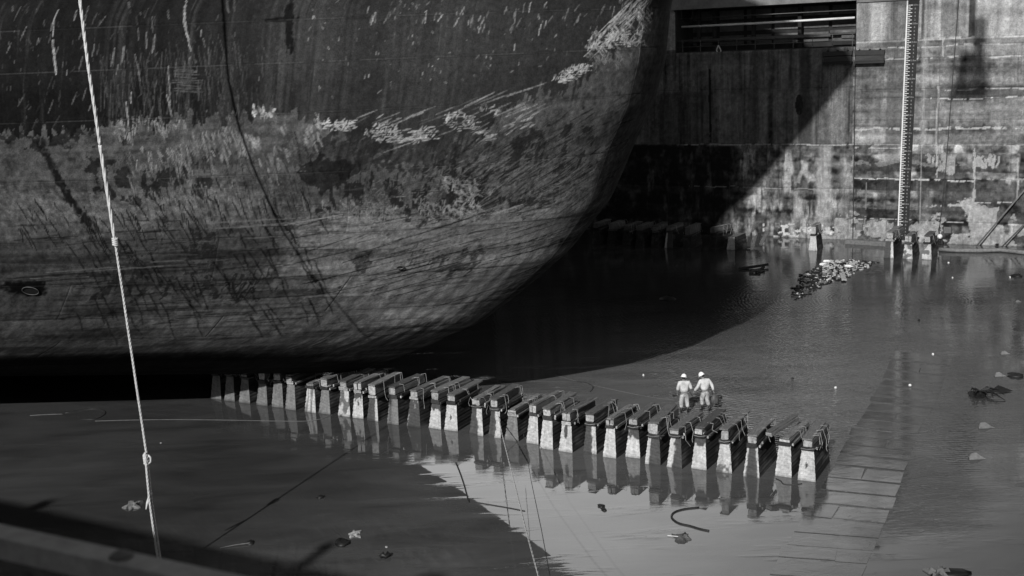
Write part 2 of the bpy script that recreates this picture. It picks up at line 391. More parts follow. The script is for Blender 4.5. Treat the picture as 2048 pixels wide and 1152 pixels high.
# lookup from photo positions to places on the near side of the hull
LUT = {}
_near = (QQ > -.2) & (ZZ < 20)
for ix, iy, a, b_ in zip((HPX[_near]//4).astype(int), (HPY[_near]//4).astype(int), SX[_near], ZZ[_near]): LUT[(ix, iy)] = (a, b_)
def hp(x, y):
    ix, iy = int(x//4), int(y//4)
    for rad in range(0, 14):
        for dx in range(-rad, rad+1):
            for dy in (range(-rad, rad+1) if abs(dx) == rad else (-rad, rad)):
                if (ix+dx, iy+dy) in LUT:
                    s_, z_ = LUT[(ix+dx, iy+dy)]; return s_, z_
    return None
alb = np.full(QQ.shape, .03); rou = np.zeros(QQ.shape); hgt = np.full(QQ.shape, .5)
S_, Z_ = SX, ZZ
n1 = fbm(S_*.35, Z_*.5, 1); n2 = fbm(S_*1.7, Z_*2.2, 2); n3 = fbm(S_*6, Z_*6, 3, 3); nv = fbm(S_*3.2, Z_*.16, 4, 4); nh = fbm(S_*.10, Z_*3.0, 5, 4); nvf = fbm(S_*9, Z_*.35, 6, 3)
def hpoly(pts): return [p for p in (hp(*k) for k in pts) if p]
_fl = [fbm(S_*.8, Z_*.8, 20), fbm(S_*.8, Z_*.8, 23)]; _ff = [fbm(S_*3.5, Z_*3.5, 21, 3), fbm(S_*3.5, Z_*3.5, 24, 3)]
def rl(a, k): return np.roll(a, (37*k % 331, 71*k % 613), (0, 1))
def region(pts, jit=.5, js=.8, seed=20, fine=.25):
    dx = (rl(_fl[0], seed)-.5)*4*jit+(rl(_ff[0], seed)-.5)*4*fine
    dz = (rl(_fl[1], seed)-.5)*4*jit+(rl(_ff[1], seed)-.5)*4*fine
    return inpoly(S_+dx, Z_+dz, hpoly(pts))
def regionS(pts, jit=.5, js=.8, seed=20, fine=.3):
    return sum(region(pts, jit, js, seed+k_*3, fine*(1+.6*k_)).astype(float) for k_ in range(4))/4
# lower weathered shell
n4 = fbm(S_*11, Z_*7, 8, 3); sw = fbm(S_*5-Z_*3, Z_*1.1+S_*.6, 9, 4); nhf = fbm(S_*.25, Z_*9, 10, 3)
alb = .074+.026*(n2-.5)*2+.05*(nh-.5)+.05*(nhf-.5)+.05*(n3-.5)+.03*(n4-.5)
zl = ZZ
# pale band at left, mid height
band = regionS([(0, 402), (180, 400), (420, 372), (560, 400), (470, 440), (250, 450), (0, 440)], .5, .7, 31)
alb = alb*(1-band)+band*(.15+.18*(n3-.5)+.08*(n4-.5)+.06*(nh-.5))
pale = regionS([(600, 452), (820, 440), (1000, 400), (1170, 425), (1110, 520), (1010, 580), (900, 640), (720, 660), (620, 640), (560, 560)], .9, .6, 33)
alb = alb*(1-pale)+pale*(.25+.11*(n3-.47)+.16*(n4-.5)+.20*(nhf-.5)+.30*(nh-.5))
pale2 = regionS([(250, 640), (300, 600), (600, 560), (760, 640), (700, 660), (300, 680)], .6, .6, 37)
alb = alb*(1-pale2)+pale2*(.14+.10*(n3-.5)+.08*(nhf-.5))
mott = regionS([(1020, 210), (1170, 150), (1290, 120), (1270, 260), (1210, 400), (1000, 420), (860, 420), (720, 340), (860, 310)], .4, .9, 41)
cellA = fbm(S_*1.6, Z_*1.6, 43, 2)
alb = alb*(1-mott)+mott*(.082+.022*(ss(.45, .6, cellA)-.5)+.05*(n3-.5)+.035*(sw-.5)+.06*(n4-.5)+.04*(nh-.5))
vdr = region([(620, 285), (960, 290), (950, 335), (620, 345)], .5, .8, 47); alb = np.where(vdr, .038+.07*(fbm(S_*7, Z_*.7, 48, 3)-.5)+.03*(n3-.5), alb)
# horizontal rubbing stripes low down
st = ss(.53, .66, fbm(S_*.16, Z_*4.5, 45, 4))*ss(9.6, 8.8, ZZ)
alb = alb*(1-.45*st)
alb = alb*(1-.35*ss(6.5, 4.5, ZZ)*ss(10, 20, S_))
# dark top paint
topline = [(0, 266), (230, 252), (300, 246), (560, 226), (640, 250), (760, 290), (880, 300), (1010, 225), (1060, 190), (1150, 172), (1200, 120), (1308, 20), (1308, -60), (0, -60)]
L_ = hpoly(topline[:-2]); L_ = [(60, L_[0][1]-.4)]+L_+[(-60, 18.5), (-60, 60), (60, 60)]
dxs = (fbm(S_*1.1, Z_*1.1, 51)-.5)*.45+(fbm(S_*6, Z_*1.2, 52, 4)-.5)*1.3+(fbm(S_*14, Z_*5, 53, 3)-.5)*.4
top = inpoly(S_+dxs*.5, Z_+dxs*1.0, L_)
lx = ss(6, 20, S_+2*(n1-.5))       # darker aft
tone = .033*(1-lx)+.0085*lx
topc = tone*(1+.5*(nv-.5)*(1+lx)+.22*(n2-.5)+.25*(n1-.5))
vs1 = ss(.60, .74, nvf)*ss(.45, .6, nv)*np.where(S_ > 9, 1, .25)*(Z_ < 18.5)
topc = topc+vs1*.012*(.4+n3)
alb = np.where(top, topc, alb)
rou = np.where(top, .0, .15)
hgt = hgt+.14*(n3-.5)+np.where(top, .10, 0)
# grey streak columns
for cx, wd, k in ((815, .5, .03), (860, .35, .03), (915, .5, .035), (605, .8, .03), (640, .5, .035), (690, .5, .025), (560, .6, .03), (470, .3, .035), (378, .12, .09), (250, .6, .02), (225, .3, .02)):
    p = hp(cx, 90)
    if p: alb += k*.35*np.exp(-((S_-p[0]+.25*(fbm(Z_*.3, S_*0, 7)-.5)*4*wd)/wd)**2)*ss(.35, .6, nvf)*ss(9, 13, Z_)
# dark tiger blotches
def blotch(pts, thr=.5, val=.010, sc=1.6, seed=60, a=.8, jit=.5):
    global alb, hgt
    mk = region(pts, jit, .9, seed, .4)
    if not mk.any(): return
    ii, jj = np.where(mk); a0, a1, b0, b1 = ii.min(), ii.max()+1, jj.min(), jj.max()+1; s1_, z1_ = S_[a0:a1, b0:b1], Z_[a0:a1, b0:b1]
    mk[a0:a1, b0:b1] &= (.72*fbm(s1_*sc*1.5, z1_*sc*.9, seed+5, 5)+.28*fbm(s1_*9, z1_*4, seed+6, 3) > thr)
    alb = np.where(mk, alb*(1-a)+val*a, alb); hgt = np.where(mk, hgt-.25, hgt)
blotch([(0, 262), (240, 248), (250, 285), (130, 290), (0, 300)], .44, .009, 1.3, 61)
blotch([(175, 330), (240, 345), (420, 350), (440, 395), (330, 415), (200, 400)], .47, .009, 2.0, 63)
blotch([(600, 325), (700, 335), (740, 370), (800, 350), (960, 330), (960, 420), (880, 445), (720, 410), (640, 400)], .44, .010, 1.3, 65)
blotch([(600, 270), (780, 300), (900, 310), (900, 340), (640, 320)], .5, .022, 1.6, 67)
blotch([(860, 340), (1150, 250), (1200, 330), (1000, 440), (860, 440)], .53, .018, 1.5, 69)
blotch([(190, 540), (330, 540), (330, 600), (190, 600)], .56, .02, 2.0, 71)
blotch([(700, 510), (960, 500), (960, 535), (700, 540)], .48, .022, 1.0, 73)
blotch([(350, 560), (560, 560), (560, 590), (350, 590)], .5, .02, 1.2, 75)
blotch([(230, 480), (460, 470), (470, 520), (230, 540)], .55, .022, 1.2, 77)
# strokes
dqS = SS; nrow = int((20-1.75)/DZ)
def stroke(p0, p1, w, val, a=1.0, dh=.3, wob=.3, rag=.45):
    """worn mark on the plating between two places (s, z)"""
    if p0 is None or p1 is None: return
    s0, z0 = p0; s1, z1 = p1
    w = w*.50; a = a*min(1, .35+w/.035); w = max(w, .021)
    ja = np.searchsorted(SS, min(s0, s1)-w*3-.05); jb = np.searchsorted(SS, max(s0, s1)+w*3+.05)
    ia = max(0, int((min(z0, z1)-w*3-1.75)/DZ)); ib = min(nrow, int((max(z0, z1)+w*3-1.75)/DZ)+1)
    if jb-ja < 1 or ib-ia < 1: return
    X = SX[ia:ib, ja:jb]; Y = ZZ[ia:ib, ja:jb]
    dx, dz = s1-s0, z1-z0; L = math.hypot(dx, dz)+1e-6
    t = np.clip(((X-s0)*dx+(Y-z0)*dz)/L**2, 0, 1)
    ox = (vn(X*5, Y*5, 81)-.5)*w*wob*4
    d = np.hypot(X+ox-(s0+t*dx), Y-(z0+t*dz))
    ww = w*(.45+.55*np.sin(np.clip(t, .04, .96)*math.pi))
    k = a*(1-ss(ww*.6, ww*1.1+.014, d))*(1-rag+rag*2*(vn(X*11, Y*11, 82) > .42)*.5*2).clip(0, 1)
    alb[ia:ib, ja:jb] = alb[ia:ib, ja:jb]*(1-k)+val*k
    hgt[ia:ib, ja:jb] += k*dh
rr = random.Random(5)
def pstroke(x0, y0, x1, y1, w, val, a=1, **k): stroke(hp(x0, y0), hp(x1, y1), w, val, a, **k)
def scatter(poly, n, ln, ang, aj, w, val, a=(.5, 1), clump=0.0, **k):
    xs = [p[0] for p in poly]; ys = [p[1] for p in poly]; c = 0; tries = 0
    while c < n and tries < n*12:
        tries += 1
        x = rr.uniform(min(xs), max(xs)); y = rr.uniform(min(ys), max(ys))
        if not inpoly(np.array([x]), np.array([y]), poly)[0]: continue
        if clump and fbm(np.array([x/45.]), np.array([y/35.]), 91)[0] < clump: continue
        l = rr.uniform(*ln); A = math.radians(ang+rr.uniform(-aj, aj))
        pstroke(x, y, x+l*math.cos(A), y+l*math.sin(A), rr.uniform(*w), rr.uniform(*val), rr.uniform(*a), **k); c += 1
# slanted white flecks, top left and top middle
scatter([(0, 0), (230, 0), (250, 250), (0, 250)], 34, (8, 30), 108, 8, (.02, .05), (.05, .16))
scatter([(230, 0), (520, 0), (520, 220), (230, 220)], 50, (6, 34), 97, 10, (.02, .05), (.04, .13))
scatter([(700, 15), (1290, 0), (1200, 75), (760, 40)], 55, (5, 22), 106, 9, (.02, .04), (.12, .4))
scatter([(200, 100), (560, 60), (560, 240), (200, 250)], 260, (15, 60), 88, 5, (.02, .035), (.035, .08), (.3, .8))
for x0, y0, x1, y1 in ((118, 22, 104, 72), (230, 98, 220, 135), (248, 95, 240, 130), (260, 185, 262, 205), (309, 68, 306, 105), (337, 135, 343, 205), (403, 60, 401, 75), (381, 112, 379, 125), (375, 0, 380, 100), (335, 190, 345, 235), (252, 205, 258, 250), (452, 0, 456, 25), (516, 212, 520, 224), (525, 210, 530, 226), (545, 216, 542, 232), (1030, 90, 1028, 103), (962, 45, 957, 65), (1330/1.1, 10, 1200, 30), (270, 110, 282, 160), (104, 80, 112, 150)):
    pstroke(x0, y0, x1, y1, rr.uniform(.035, .085), rr.uniform(.10, .26), 1)
for i in range(9): pstroke(350+rr.uniform(-4, 6), 138+i*5.5, 385+i*3+rr.uniform(-8, 8), 140+i*5.5, .055, .07, .85)
# peeled vertical flecks below the waterline paint edge
scatter([(240, 245), (600, 225), (640, 285), (420, 320), (260, 300)], 120, (8, 28), 80, 9, (.02, .06), (.10, .30), (.5, 1), .5)
scatter([(290, 280), (560, 270), (560, 400), (300, 390)], 70, (10, 40), 76, 8, (.02, .05), (.10, .26), (.5, 1), .54)
scatter([(480, 240), (640, 225), (640, 280), (480, 290)], 50, (6, 18), 75, 14, (.03, .08), (.14, .36), (.7, 1), .48)
scatter([(250, 300), (620, 260), (640, 460), (250, 460)], 110, (16, 60), 74, 6, (.02, .045), (.008, .02), (.7, 1))
# white streaks rising to the bow
for i in range(46):
    t = rr.random(); x = 700+t*340; y = 300-t*75+rr.uniform(-40, 22)
    if x < 760: y = rr.uniform(235, 275)
    l = rr.uniform(12, 80); pstroke(x, y, x+l, y-l*rr.uniform(.36, .52), rr.uniform(.02, .06), rr.uniform(.08, .36), rr.uniform(.5, 1))
scatter([(640, 250), (700, 240), (1000, 215), (1000, 240), (830, 290), (760, 285), (700, 265)], 240, (2, 9), -30, 60, (.02, .06), (.2, .55), (.6, 1), .46)
scatter([(765, 262), (850, 262), (850, 285), (775, 285)], 40, (5, 18), -12, 14, (.04, .09), (.25, .45), (.8, 1))
scatter([(930, 270), (1060, 225), (1070, 250), (960, 290)], 40, (5, 20), -30, 20, (.04, .09), (.2, .45), (.6, 1), .4)
# broken-paint net at the shoulder of the bow
for i in range(30):
    u = rr.random(); x = 1165+u*110; y = 100-u*80+rr.uniform(-16, 28)
    l = rr.uniform(30, 80); pstroke(x, y, x+l*.74, y-l*.74*rr.uniform(.8, 1.15), rr.uniform(.025, .06), rr.uniform(.35, .62), rr.uniform(.7, 1), wob=.8)
for i in range(46):
    u = rr.random(); x = 1175+u*120; y = 85-u*70+rr.uniform(-14, 34)
    l = rr.uniform(8, 26); pstroke(x, y, x+l*.6, y+l*.8, rr.uniform(.035, .07), rr.uniform(.3, .55), rr.uniform(.6, 1), wob=.8)
scatter([(1160, 92), (1200, 72), (1290, 60), (1290, 92), (1180, 102)], 150, (4, 13), -25, 60, (.025, .06), (.32, .6), (.8, 1), wob=.9)
scatter([(1240, 0), (1305, 0), (1300, 60), (1210, 66)], 46, (6, 26), -58, 25, (.025, .055), (.2, .42), (.7, 1), wob=.9)
scatter([(1100, 165), (1130, 140), (1180, 128), (1170, 150), (1120, 168)], 110, (3, 11), -25, 60, (.025, .055), (.3, .6), (.8, 1), wob=.9)
scatter([(1170, 105), (1270, 100), (1265, 130), (1220, 142), (1180, 128)], 80, (5, 16), 75, 40, (.02, .05), (.10, .28), (.6, 1), wob=.9)
scatter([(505, 210), (550, 212), (552, 228), (505, 226)], 16, (5, 14), 75, 12, (.05, .10), (.35, .6))
scatter([(640, 244), (700, 246), (698, 264), (644, 262)], 50, (3, 10), -20, 40, (.03, .06), (.3, .6))
scatter([(230, 236), (620, 222), (620, 262), (230, 276)], 160, (2, 10), 80, 20, (.02, .04), (.10, .34), (.4, .9), .49)
scatter([(240, 262), (600, 250), (620, 400), (260, 410)], 120, (5, 30), 76, 5, (.018, .04), (.14, .34), (.5, 1), .50)
scatter([(0, 0), (600, 0), (600, 240), (0, 250)], 150, (2, 8), 98, 10, (.018, .026), (.03, .10), (.4, 1), .4)
scatter([(600, 0), (1290, 0), (1150, 130), (640, 200)], 120, (1, 5), 90, 20, (.018, .03), (.1, .3), (.4, 1))
scatter([(740, 370), (1240, 240), (1200, 400), (1000, 560), (720, 600)], 900, (2, 10), -30, 30, (.018, .03), (.12, .26), (.4, .9), .44)
scatter([(600, 420), (1150, 420), (1020, 580), (560, 620)], 700, (2, 12), -12, 25, (.018, .03), (.16, .3), (.3, .9), .42)
scatter([(0, 270), (640, 250), (700, 660), (0, 680)], 260, (2, 12), 65, 20, (.018, .028), (.008, .02), (.4, .9), .42)
# scratches sweeping up to the bow
scatter([(900, 340), (1240, 230), (1250, 330), (1150, 440), (950, 440)], 300, (8, 60), -33, 9, (.02, .04), (.09, .22), (.4, .9), .46)
scatter([(900, 300), (1240, 200), (1250, 330), (1150, 440), (900, 440)], 180, (10, 60), -31, 12, (.03, .06), (.010, .02), (.5, .9))
scatter([(760, 440), (1180, 420), (1080, 540), (980, 600), (780, 620)], 190, (20, 110), -15, 7, (.02, .04), (.16, .28), (.4, .85))
scatter([(700, 450), (1150, 420), (1080, 540), (980, 600), (700, 620)], 60, (20, 120), -16, 5, (.03, .055), (.012, .02), (.6, .95))
scatter([(980, 520), (1120, 430), (1080, 520), (920, 620)], 90, (10, 34), -48, 10, (.02, .04), (.2, .35), (.5, 1))
scatter([(600, 400), (960, 390), (960, 470), (620, 470)], 340, (5, 16), 60, 40, (.025, .05), (.14, .28), (.5, 1), .48)
scatter([(880, 350), (960, 360), (950, 440), (890, 420)], 120, (4, 14), 60, 60, (.04, .09), (.2, .34), (.7, 1), .42)
scatter([(560, 470), (900, 440), (900, 560), (600, 620)], 260, (5, 18), 50, 40, (.02, .04), (.12, .22), (.4, .9), .46)
# long hair cracks low on the side
for i in range(150):
    x = rr.uniform(0, 640); y = rr.uniform(395, 640)-max(0, (x-500))*.3
    if x < 130 and y > 470: continue
    l = rr.uniform(20, 75); A = math.radians(rr.uniform(52, 72)); xm = x+l*.5*math.cos(A)+rr.uniform(-3, 3); ym = y+l*.5*math.sin(A)
    pstroke(x, y, xm, ym, .05, .008, 1, wob=.5, rag=.1); pstroke(xm, ym, x+l*math.cos(A), y+l*math.sin(A), .042, .009, 1, wob=.5, rag=.1)
scatter([(0, 440), (700, 440), (700, 660), (0, 690)], 150, (20, 110), -4, 3, (.03, .10), (.014, .03), (.3, .8))
scatter([(0, 380), (700, 380), (700, 660), (0, 690)], 60, (15, 70), -4, 4, (.02, .05), (.09, .15), (.3, .7))
for i in range(46):       # long gouges along the turn of the bilge
    x = rr.uniform(560, 1040); y = rr.uniform(440, 620)-max(0, x-900)*.25; l = rr.uniform(40, 190); g_ = rr.uniform(.14, .34)
    pstroke(x, y, x+l, y-l*g_, rr.uniform(.03, .05), rr.choice((.009, .009, .30)), 1, wob=.3, rag=.3)
for i in range(40):
    x = rr.uniform(0, 560); y = rr.uniform(440, 650); l = rr.uniform(40, 200)
    pstroke(x, y, x+l, y-l*.06, rr.uniform(.03, .05), rr.choice((.011, .011, .17)), .9, wob=.3, rag=.3)
# dark weld scars
for a_, b_ in (((583, 0), (581, 38)), ((577, 38), (583, 105)), ((535, 41), (592, 36)), ((577, 20), (577, 36))):
    pstroke(*a_, *b_, .2, .006, 1, dh=-.3, wob=.5, rag=.15)
for i in range(26): pstroke(579+rr.uniform(-5, 8), rr.uniform(0, 100), 579+rr.uniform(-5, 8), rr.uniform(0, 105), .07, .007, 1)
path = [(70, 270), (100, 320), (125, 370), (150, 410), (185, 450)]
for i in range(70):
    k = rr.randrange(4); t = rr.random(); a_ = lerp(path[k], path[k+1], t)
    pstroke(a_[0]+rr.uniform(-9, 9), a_[1], a_[0]+8+rr.uniform(-9, 9), a_[1]+16, rr.uniform(.1, .26), rr.uniform(.009, .016), .85, dh=-.3)
for i in range(60): pstroke(60+rr.uniform(-50, 34), 576+rr.uniform(-12, 8), 62+rr.uniform(-22, 24), 580+rr.uniform(-12, 12), rr.uniform(.2, .5), .006, .6, dh=0)  # shadow smudge round the drain, painted into the tone
# seams (weld beads)
SEAMS = [1.75, 3.2, 4.8, 5.95, 7.7, 9.65, 12.15, 14.35, 16.05, 17.5, 19.95]
for zz_ in SEAMS[1:-1]:
    ir = int(round((zz_-1.75)/DZ)); k = (vn(SS*1.3, SS*0+zz_, 85) > .42)*.06*(vn(SS*.2, SS*0+zz_, 86))
    alb[ir] = alb[ir]*.8+k*.42+.004; hgt[ir] += .6; alb[ir-1] *= .75
alb[:, jst] = alb[:, jst]+.05; hgt[:, jst] += .5; alb[:, jst-1] *= .8
j2 = int(np.argmin(abs(qs-.05))); alb[:, j2] += .025
alb[:, :jst] *= .42  # past the stem the far side's shade is put into the tone
alb = np.clip(alb*(1+.45*(n3-.5))*(1+.55*(fbm(S_*13, Z_*9, 8, 3)-.5)), .005, .7)
alb = alb*(1-.85*ss(4.3, 3.5, ZZ+.3*(n2-.5)+np.where(S_ < 14, (14-np.clip(S_, 0, 14))*.10, 0)))  # shade under the turn of the bilge painted in as near black
wear_shade = np.stack([alb, np.clip(rou, 0, 1), np.clip(hgt, 0, 2)], -1)

# ship frame: origin on the floor at centre line
SH0 = np.array([O2[0]-R2[0]*22, O2[1]-R2[1]*22, 0.0])
ship = empty('ship', tuple(SH0), 0, 'huge dark round-bowed ship hull with scraped peeling paint resting on the keel blocks', 'ship')
def jat(q): return int(np.argmin(abs(qs-q)))
jn = len(qs)-1
ztop_rows = [int(round((z-1.75)/DZ)) for z in SEAMS]+[int(np.argmin(abs(zs-27))), int(np.argmin(abs(zs-34))), len(zs)-1]
ztop_rows[10] = int(np.argmin(abs(zs-20.2)))
# outward normals for insetting plate edges
du = np.gradient(HV, axis=1); dv = np.gradient(HV, axis=0); nrm = np.cross(du, dv); nrm /= np.linalg.norm(nrm, axis=-1, keepdims=True)+1e-9
cen = np.array([O2[0], O2[1], 12])-np.array([R2[0], R2[1], 0])*40
sgn = np.sign(((HV[100, jat(2)]-cen)*nrm[100, jat(2)]).sum()); nrm *= sgn
COLS = {0: [0, 3.0], 1: [2.2, 3.9], 2: [3.1], 3: [2.45, 4.0], 4: [3.3], 5: [2.6, 3.9], 6: [1.7, 3.2], 7: [2.9, 4.1], 8: [2.21, 3.5], 9: [2.0, 3.3], 10: [3.0], 11: [3.0], 12: [3.0]}
HV2 = HV.copy()
HV = HV+nrm*(.024*(fbm(SX*.4, ZZ*.45, 88, 1)-.5)+.006*np.sin(SX*2*math.pi/.85)*ss(.45, .6, fbm(SX*.2, ZZ*.3, 89, 2)))[..., None]*(ZZ > 1.9)[..., None]
for i in range(len(ztop_rows)-1):
    i0, i1 = ztop_rows[i], ztop_rows[i+1]
    cs = sorted(set([0, jat(-4.2), jst, jn]+[jat(c) for c in COLS[i] if c > STEM+.05]))
    for a_, b_ in zip(cs[:-1], cs[1:]):
        V = HV[i0:i1+1, a_:b_+1].copy(); Nn = nrm[i0:i1+1, a_:b_+1]
        # recessed joint round every plate
        e = np.zeros(V.shape[:2]); e[0] = e[-1] = 1; e[:, 0] = e[:, -1] = 1
        if a_ == 0: e[:, 0] = 0
        V -= Nn*(e*.012)[..., None]
        me = grid_mesh('hull_plate', V-SH0, wear_shade[i0:i1+1, a_:b_+1], flip=(sgn < 0))
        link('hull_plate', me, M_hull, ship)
# flat bottom and stern closing faces
bt = HV[0]; ctr = np.stack([O2[0]+R2[0]*((bt[:, :2]-O2)@R2), O2[1]+R2[1]*((bt[:, :2]-O2)@R2), np.full(len(qs), 1.75)], -1)
me = grid_mesh('hull_bottom', np.stack([bt, ctr])-SH0+np.array([0, 0, -.004]), np.full((2, len(qs), 3), .03)); link('hull_bottom', me, M_hull, ship)
# thruster drain opening with scarred rim, low on the side
p = hp(62, 583)
if p:
    j = int(np.searchsorted(SS, p[0])); i = int((p[1]-1.75)/DZ); C0 = HV[i, j]; nn_ = nrm[i, j]
    t1 = np.cross(nn_, [0, 0, 1]); t1 /= np.linalg.norm(t1); t2 = np.cross(t1, nn_)
    ring = []; 
    mb = MB(); pts = [tuple(C0+nn_*.03+t1*.33*math.cos(a)+t2*.27*math.sin(a)-SH0) for a in [2*math.pi*k/20 for k in range(21)]]
    mb.tube(pts, .016, 5, False); mb.build('drain_rim', M_steelgrey, ship, True)
    mb = MB(); mb.add([tuple(C0+nn_*.012+t1*.32*math.cos(a)+t2*.26*math.sin(a)-SH0) for a in [2*math.pi*k/20 for k in range(20)]], [tuple(range(20))])
    mb.build('drain_hole', M_dark, ship)
# lifting ring
p = hp(800, 534)
if p:
    j = int(np.searchsorted(SS, p[0])); i = int((p[1]-1.75)/DZ); C0 = HV[i, j]+nrm[i, j]*.04; nn_ = nrm[i, j]
    t1 = np.cross(nn_, [0, 0, 1]); t1 /= np.linalg.norm(t1); t2 = np.cross(t1, nn_)
    mb = MB(); mb.tube([tuple(C0+t1*.13*math.cos(a)+t2*.10*math.sin(a)-SH0) for a in [2*math.pi*k/16 for k in range(17)]], .025, 5, False)
    mb.build('lifting_ring', M_steelgrey, ship, True)

# ================================================================== FAR WALL
WALL_TOP = 18.75
wx = np.arange(-34, 26.01, .075); wz = np.arange(0, WALL_TOP+.01, .075)
WX, WZ = np.meshgrid(wx, wz)
a1 = fbm(WX*.25, WZ*.4, 101); a2 = fbm(WX*1.4, WZ*1.4, 102); a3 = fbm(WX*4, WZ*4, 103, 3); av = fbm(WX*2.2, WZ*.10, 104, 4); avf = fbm(WX*7, WZ*.3, 105, 3); ah = fbm(WX*.12, WZ*1.8, 106, 4)
rightside = WX > -.05
wal = .16+.10*(a2-.5)+.10*(av-.5)+.06*(a3-.5)
up_ = ss(15.0, 15.8, WZ)
# upper pale zone with vertical runs
upc = .27+.26*(av-.5)*1.3+.12*(avf-.5)+.05*(a3-.5)
# middle zone
midc = .165+.20*(av-.5)+.30*(ah-.5)+.12*(a2-.5)+.09*(a3-.5)-.05*ss(.55, .62, fbm(WX*.1, WZ*2.4, 107, 3))
# low wet zone with algae bands
lowc = .062+.20*(ah-.47)+.13*(a2-.5)+.12*(a3-.5)
lowc = lowc+.22*ss(.54, .66, fbm(WX*.5+3, WZ*.8, 111))*ss(.4, .6, fbm(WX*1.5, WZ*.5, 112))
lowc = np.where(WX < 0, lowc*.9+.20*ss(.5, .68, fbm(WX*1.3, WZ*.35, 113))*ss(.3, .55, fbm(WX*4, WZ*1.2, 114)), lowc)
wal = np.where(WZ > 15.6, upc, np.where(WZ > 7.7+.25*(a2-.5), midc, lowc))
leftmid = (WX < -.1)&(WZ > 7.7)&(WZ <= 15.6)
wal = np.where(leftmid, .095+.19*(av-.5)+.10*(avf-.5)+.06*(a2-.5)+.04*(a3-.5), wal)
# cast courses: each lift has its own tone, darkest where weed holds just under the joint
_ed = np.array([0, .9, 1.75, 2.6, 3.35, 4.1, 5.05, 5.6, 6.35, 7.0, 7.7, 8.5, 9.1, 9.6, 10.3, 11.25, 11.95, 12.7, 13.5, 14.3, 15.2, 15.75, 25])
zw = WZ+(fbm(WX*.35, WZ*.3, 109)-.5)*.35; ci = np.clip(np.searchsorted(_ed, zw.ravel()).reshape(zw.shape)-1, 0, 21); fr = (zw-_ed[ci])/(np.take(_ed, ci+1)-_ed[ci])
seg_ = np.floor((WX+40)/7.3+ci*.37); tn = _h(ci, seg_, 5)
course = (tn-.5)*1.15+(.5-fr)*-.35*(tn-.1)
kk_ = np.where(WX > 0, 1.0, .35)*np.where(WZ < 7.7, 1.0, .6)*(WZ < 15.7)
wal = wal*(1+course*kk_)
# sharp vertical lime and soot runs near the top
sv = fbm(WX*1.3, WZ*.03, 116, 2); sv2 = fbm(WX*3.4, WZ*.05, 117, 2)
run_ = (WZ > 15.75)&(WX > 0); wal = np.where(run_, wal*(1-.50*ss(.55, .60, sv)-.3*ss(.58, .62, sv2)+.35*ss(.42, .38, sv)), wal)
# tonal stripes
def wstripe(x0, x1, z0, z1, val, a, soft=.25, seed=120):
    global wal
    j = (fbm(WX*.8, WZ*.4, seed, 3)-.5)*soft*3
    mk = ss(x0-soft, x0+soft, WX+j)*(1-ss(x1-soft, x1+soft, WX+j))*ss(z0-.15, z0+.15, WZ)*(1-ss(z1-.15, z1+.15, WZ))
    mk = mk*a*(.7+.6*(a2-.2)); mk = np.clip(mk, 0, 1); wal = wal*(1-mk)+val*mk
wstripe(2.4, 3.9, 7.7, 18.8, .075, .75, .12)        # dark stripe left of the gauge
wstripe(2.5, 3.5, 4.0, 7.7, .05, .5, .2)
wstripe(5.1, 5.6, 7.7, 18.8, .30, .5, .15, 121); wstripe(6.6, 7.4, 12, 18.8, .12, .6, .2, 122); wstripe(7.4, 8.2, 11.5, 18.8, .10, .5, .2, 123)
wstripe(-4.5, -3.4, 7.7, 15.4, .03, .8, .2, 124); wstripe(-6.2, -5.4, 12.2, 15, .20, .45, .12, 125); wstripe(-8.6, -7.6, 7.7, 15.4, .045, .6, .3, 126)
wstripe(-17, -12.6, 7.8, 12.1, .025, .55, .5, 127); wstripe(.2, 2.3, 12.2, 14.1, .07, .55, .1, 128)
wstripe(.1, 2.2, 10.9, 11.9, .07, .6, .05, 129); wstripe(5.2, 20, 11.4, 12.2, .055, .6, .05, 130); wstripe(.0, 20, 9.6, 10.9, .14, .5, .1, 131)
wstripe(5.0, 8.7, 5.2, 6.7, .03, .75, .1, 132); wstripe(0.1, 3.9, 5.2, 6.2, .06, .5, .1, 133); wstripe(5.0, 9.0, 2.3, 5.0, .035, .75, .1, 134); wstripe(1.8, 3.9, 2.6, 5.0, .045, .55, .1, 135)
wstripe(9.3, 14, 3.1, 4.3, .06, .6, .1, 136); wstripe(-2.9, -1.9, 0, 7.6, .30, .75, .25, 137); wstripe(-1.0, -.1, 0, 7, .22, .5, .25, 138)
wstripe(-34, -9.5, 0, 7.6, .008, .97, .8, 139); wstripe(-2.1, -1.2, 8, 15, .22, .35, .2, 140)  # left base: wet zone blackened further, ship's shade put into the colour
wstripe(-.1, 2.5, 15.6, 18.8, .40, .5, .5, 141); wstripe(9, 13, 14.0, 18.8, .33, .45, .6, 142); wstripe(.3, 1.0, 13, 18.8, .12, .5, .1, 143)
# patch of repaired plaster on the right
rp = [(8.1, 3.5), (9.0, 3.7), (9.9, 3.0), (10.9, 2.9), (11.0, 1.6), (10.0, .5), (9.2, .3), (8.9, 1.4), (8.4, 2.5)]
mk = inpoly(WX+(a2-.5)*.8, WZ+(a3-.5)*.5, rp); wal = np.where(mk, .27+.05*(a3-.5), wal)
mk = (WZ < 1.6+1.4*(fbm(WX*.9, WZ*0, 151)-.5)*2)&(fbm(WX*1.1, WZ*1.6, 152) > .47)&(WX > -1.5); wal = np.where(mk, .24+.16*(a3-.5), wal)
mk = (WZ < 1.2)&(fbm(WX*2.4, WZ*3.5, 153) > .585)&(WX > -7.5)&(WX < -1.5); wal = np.where(mk, .42, wal)
mk = inpoly(WX+(a2-.5), WZ+(a3-.5)*.8, [(5.7, 6.9), (8.0, 6.9), (7.9, 5.4), (7.0, 5.7), (6.0, 6.0)])&(fbm(WX*3, WZ*.7, 154) > .4); wal = np.where(mk, .25, wal)
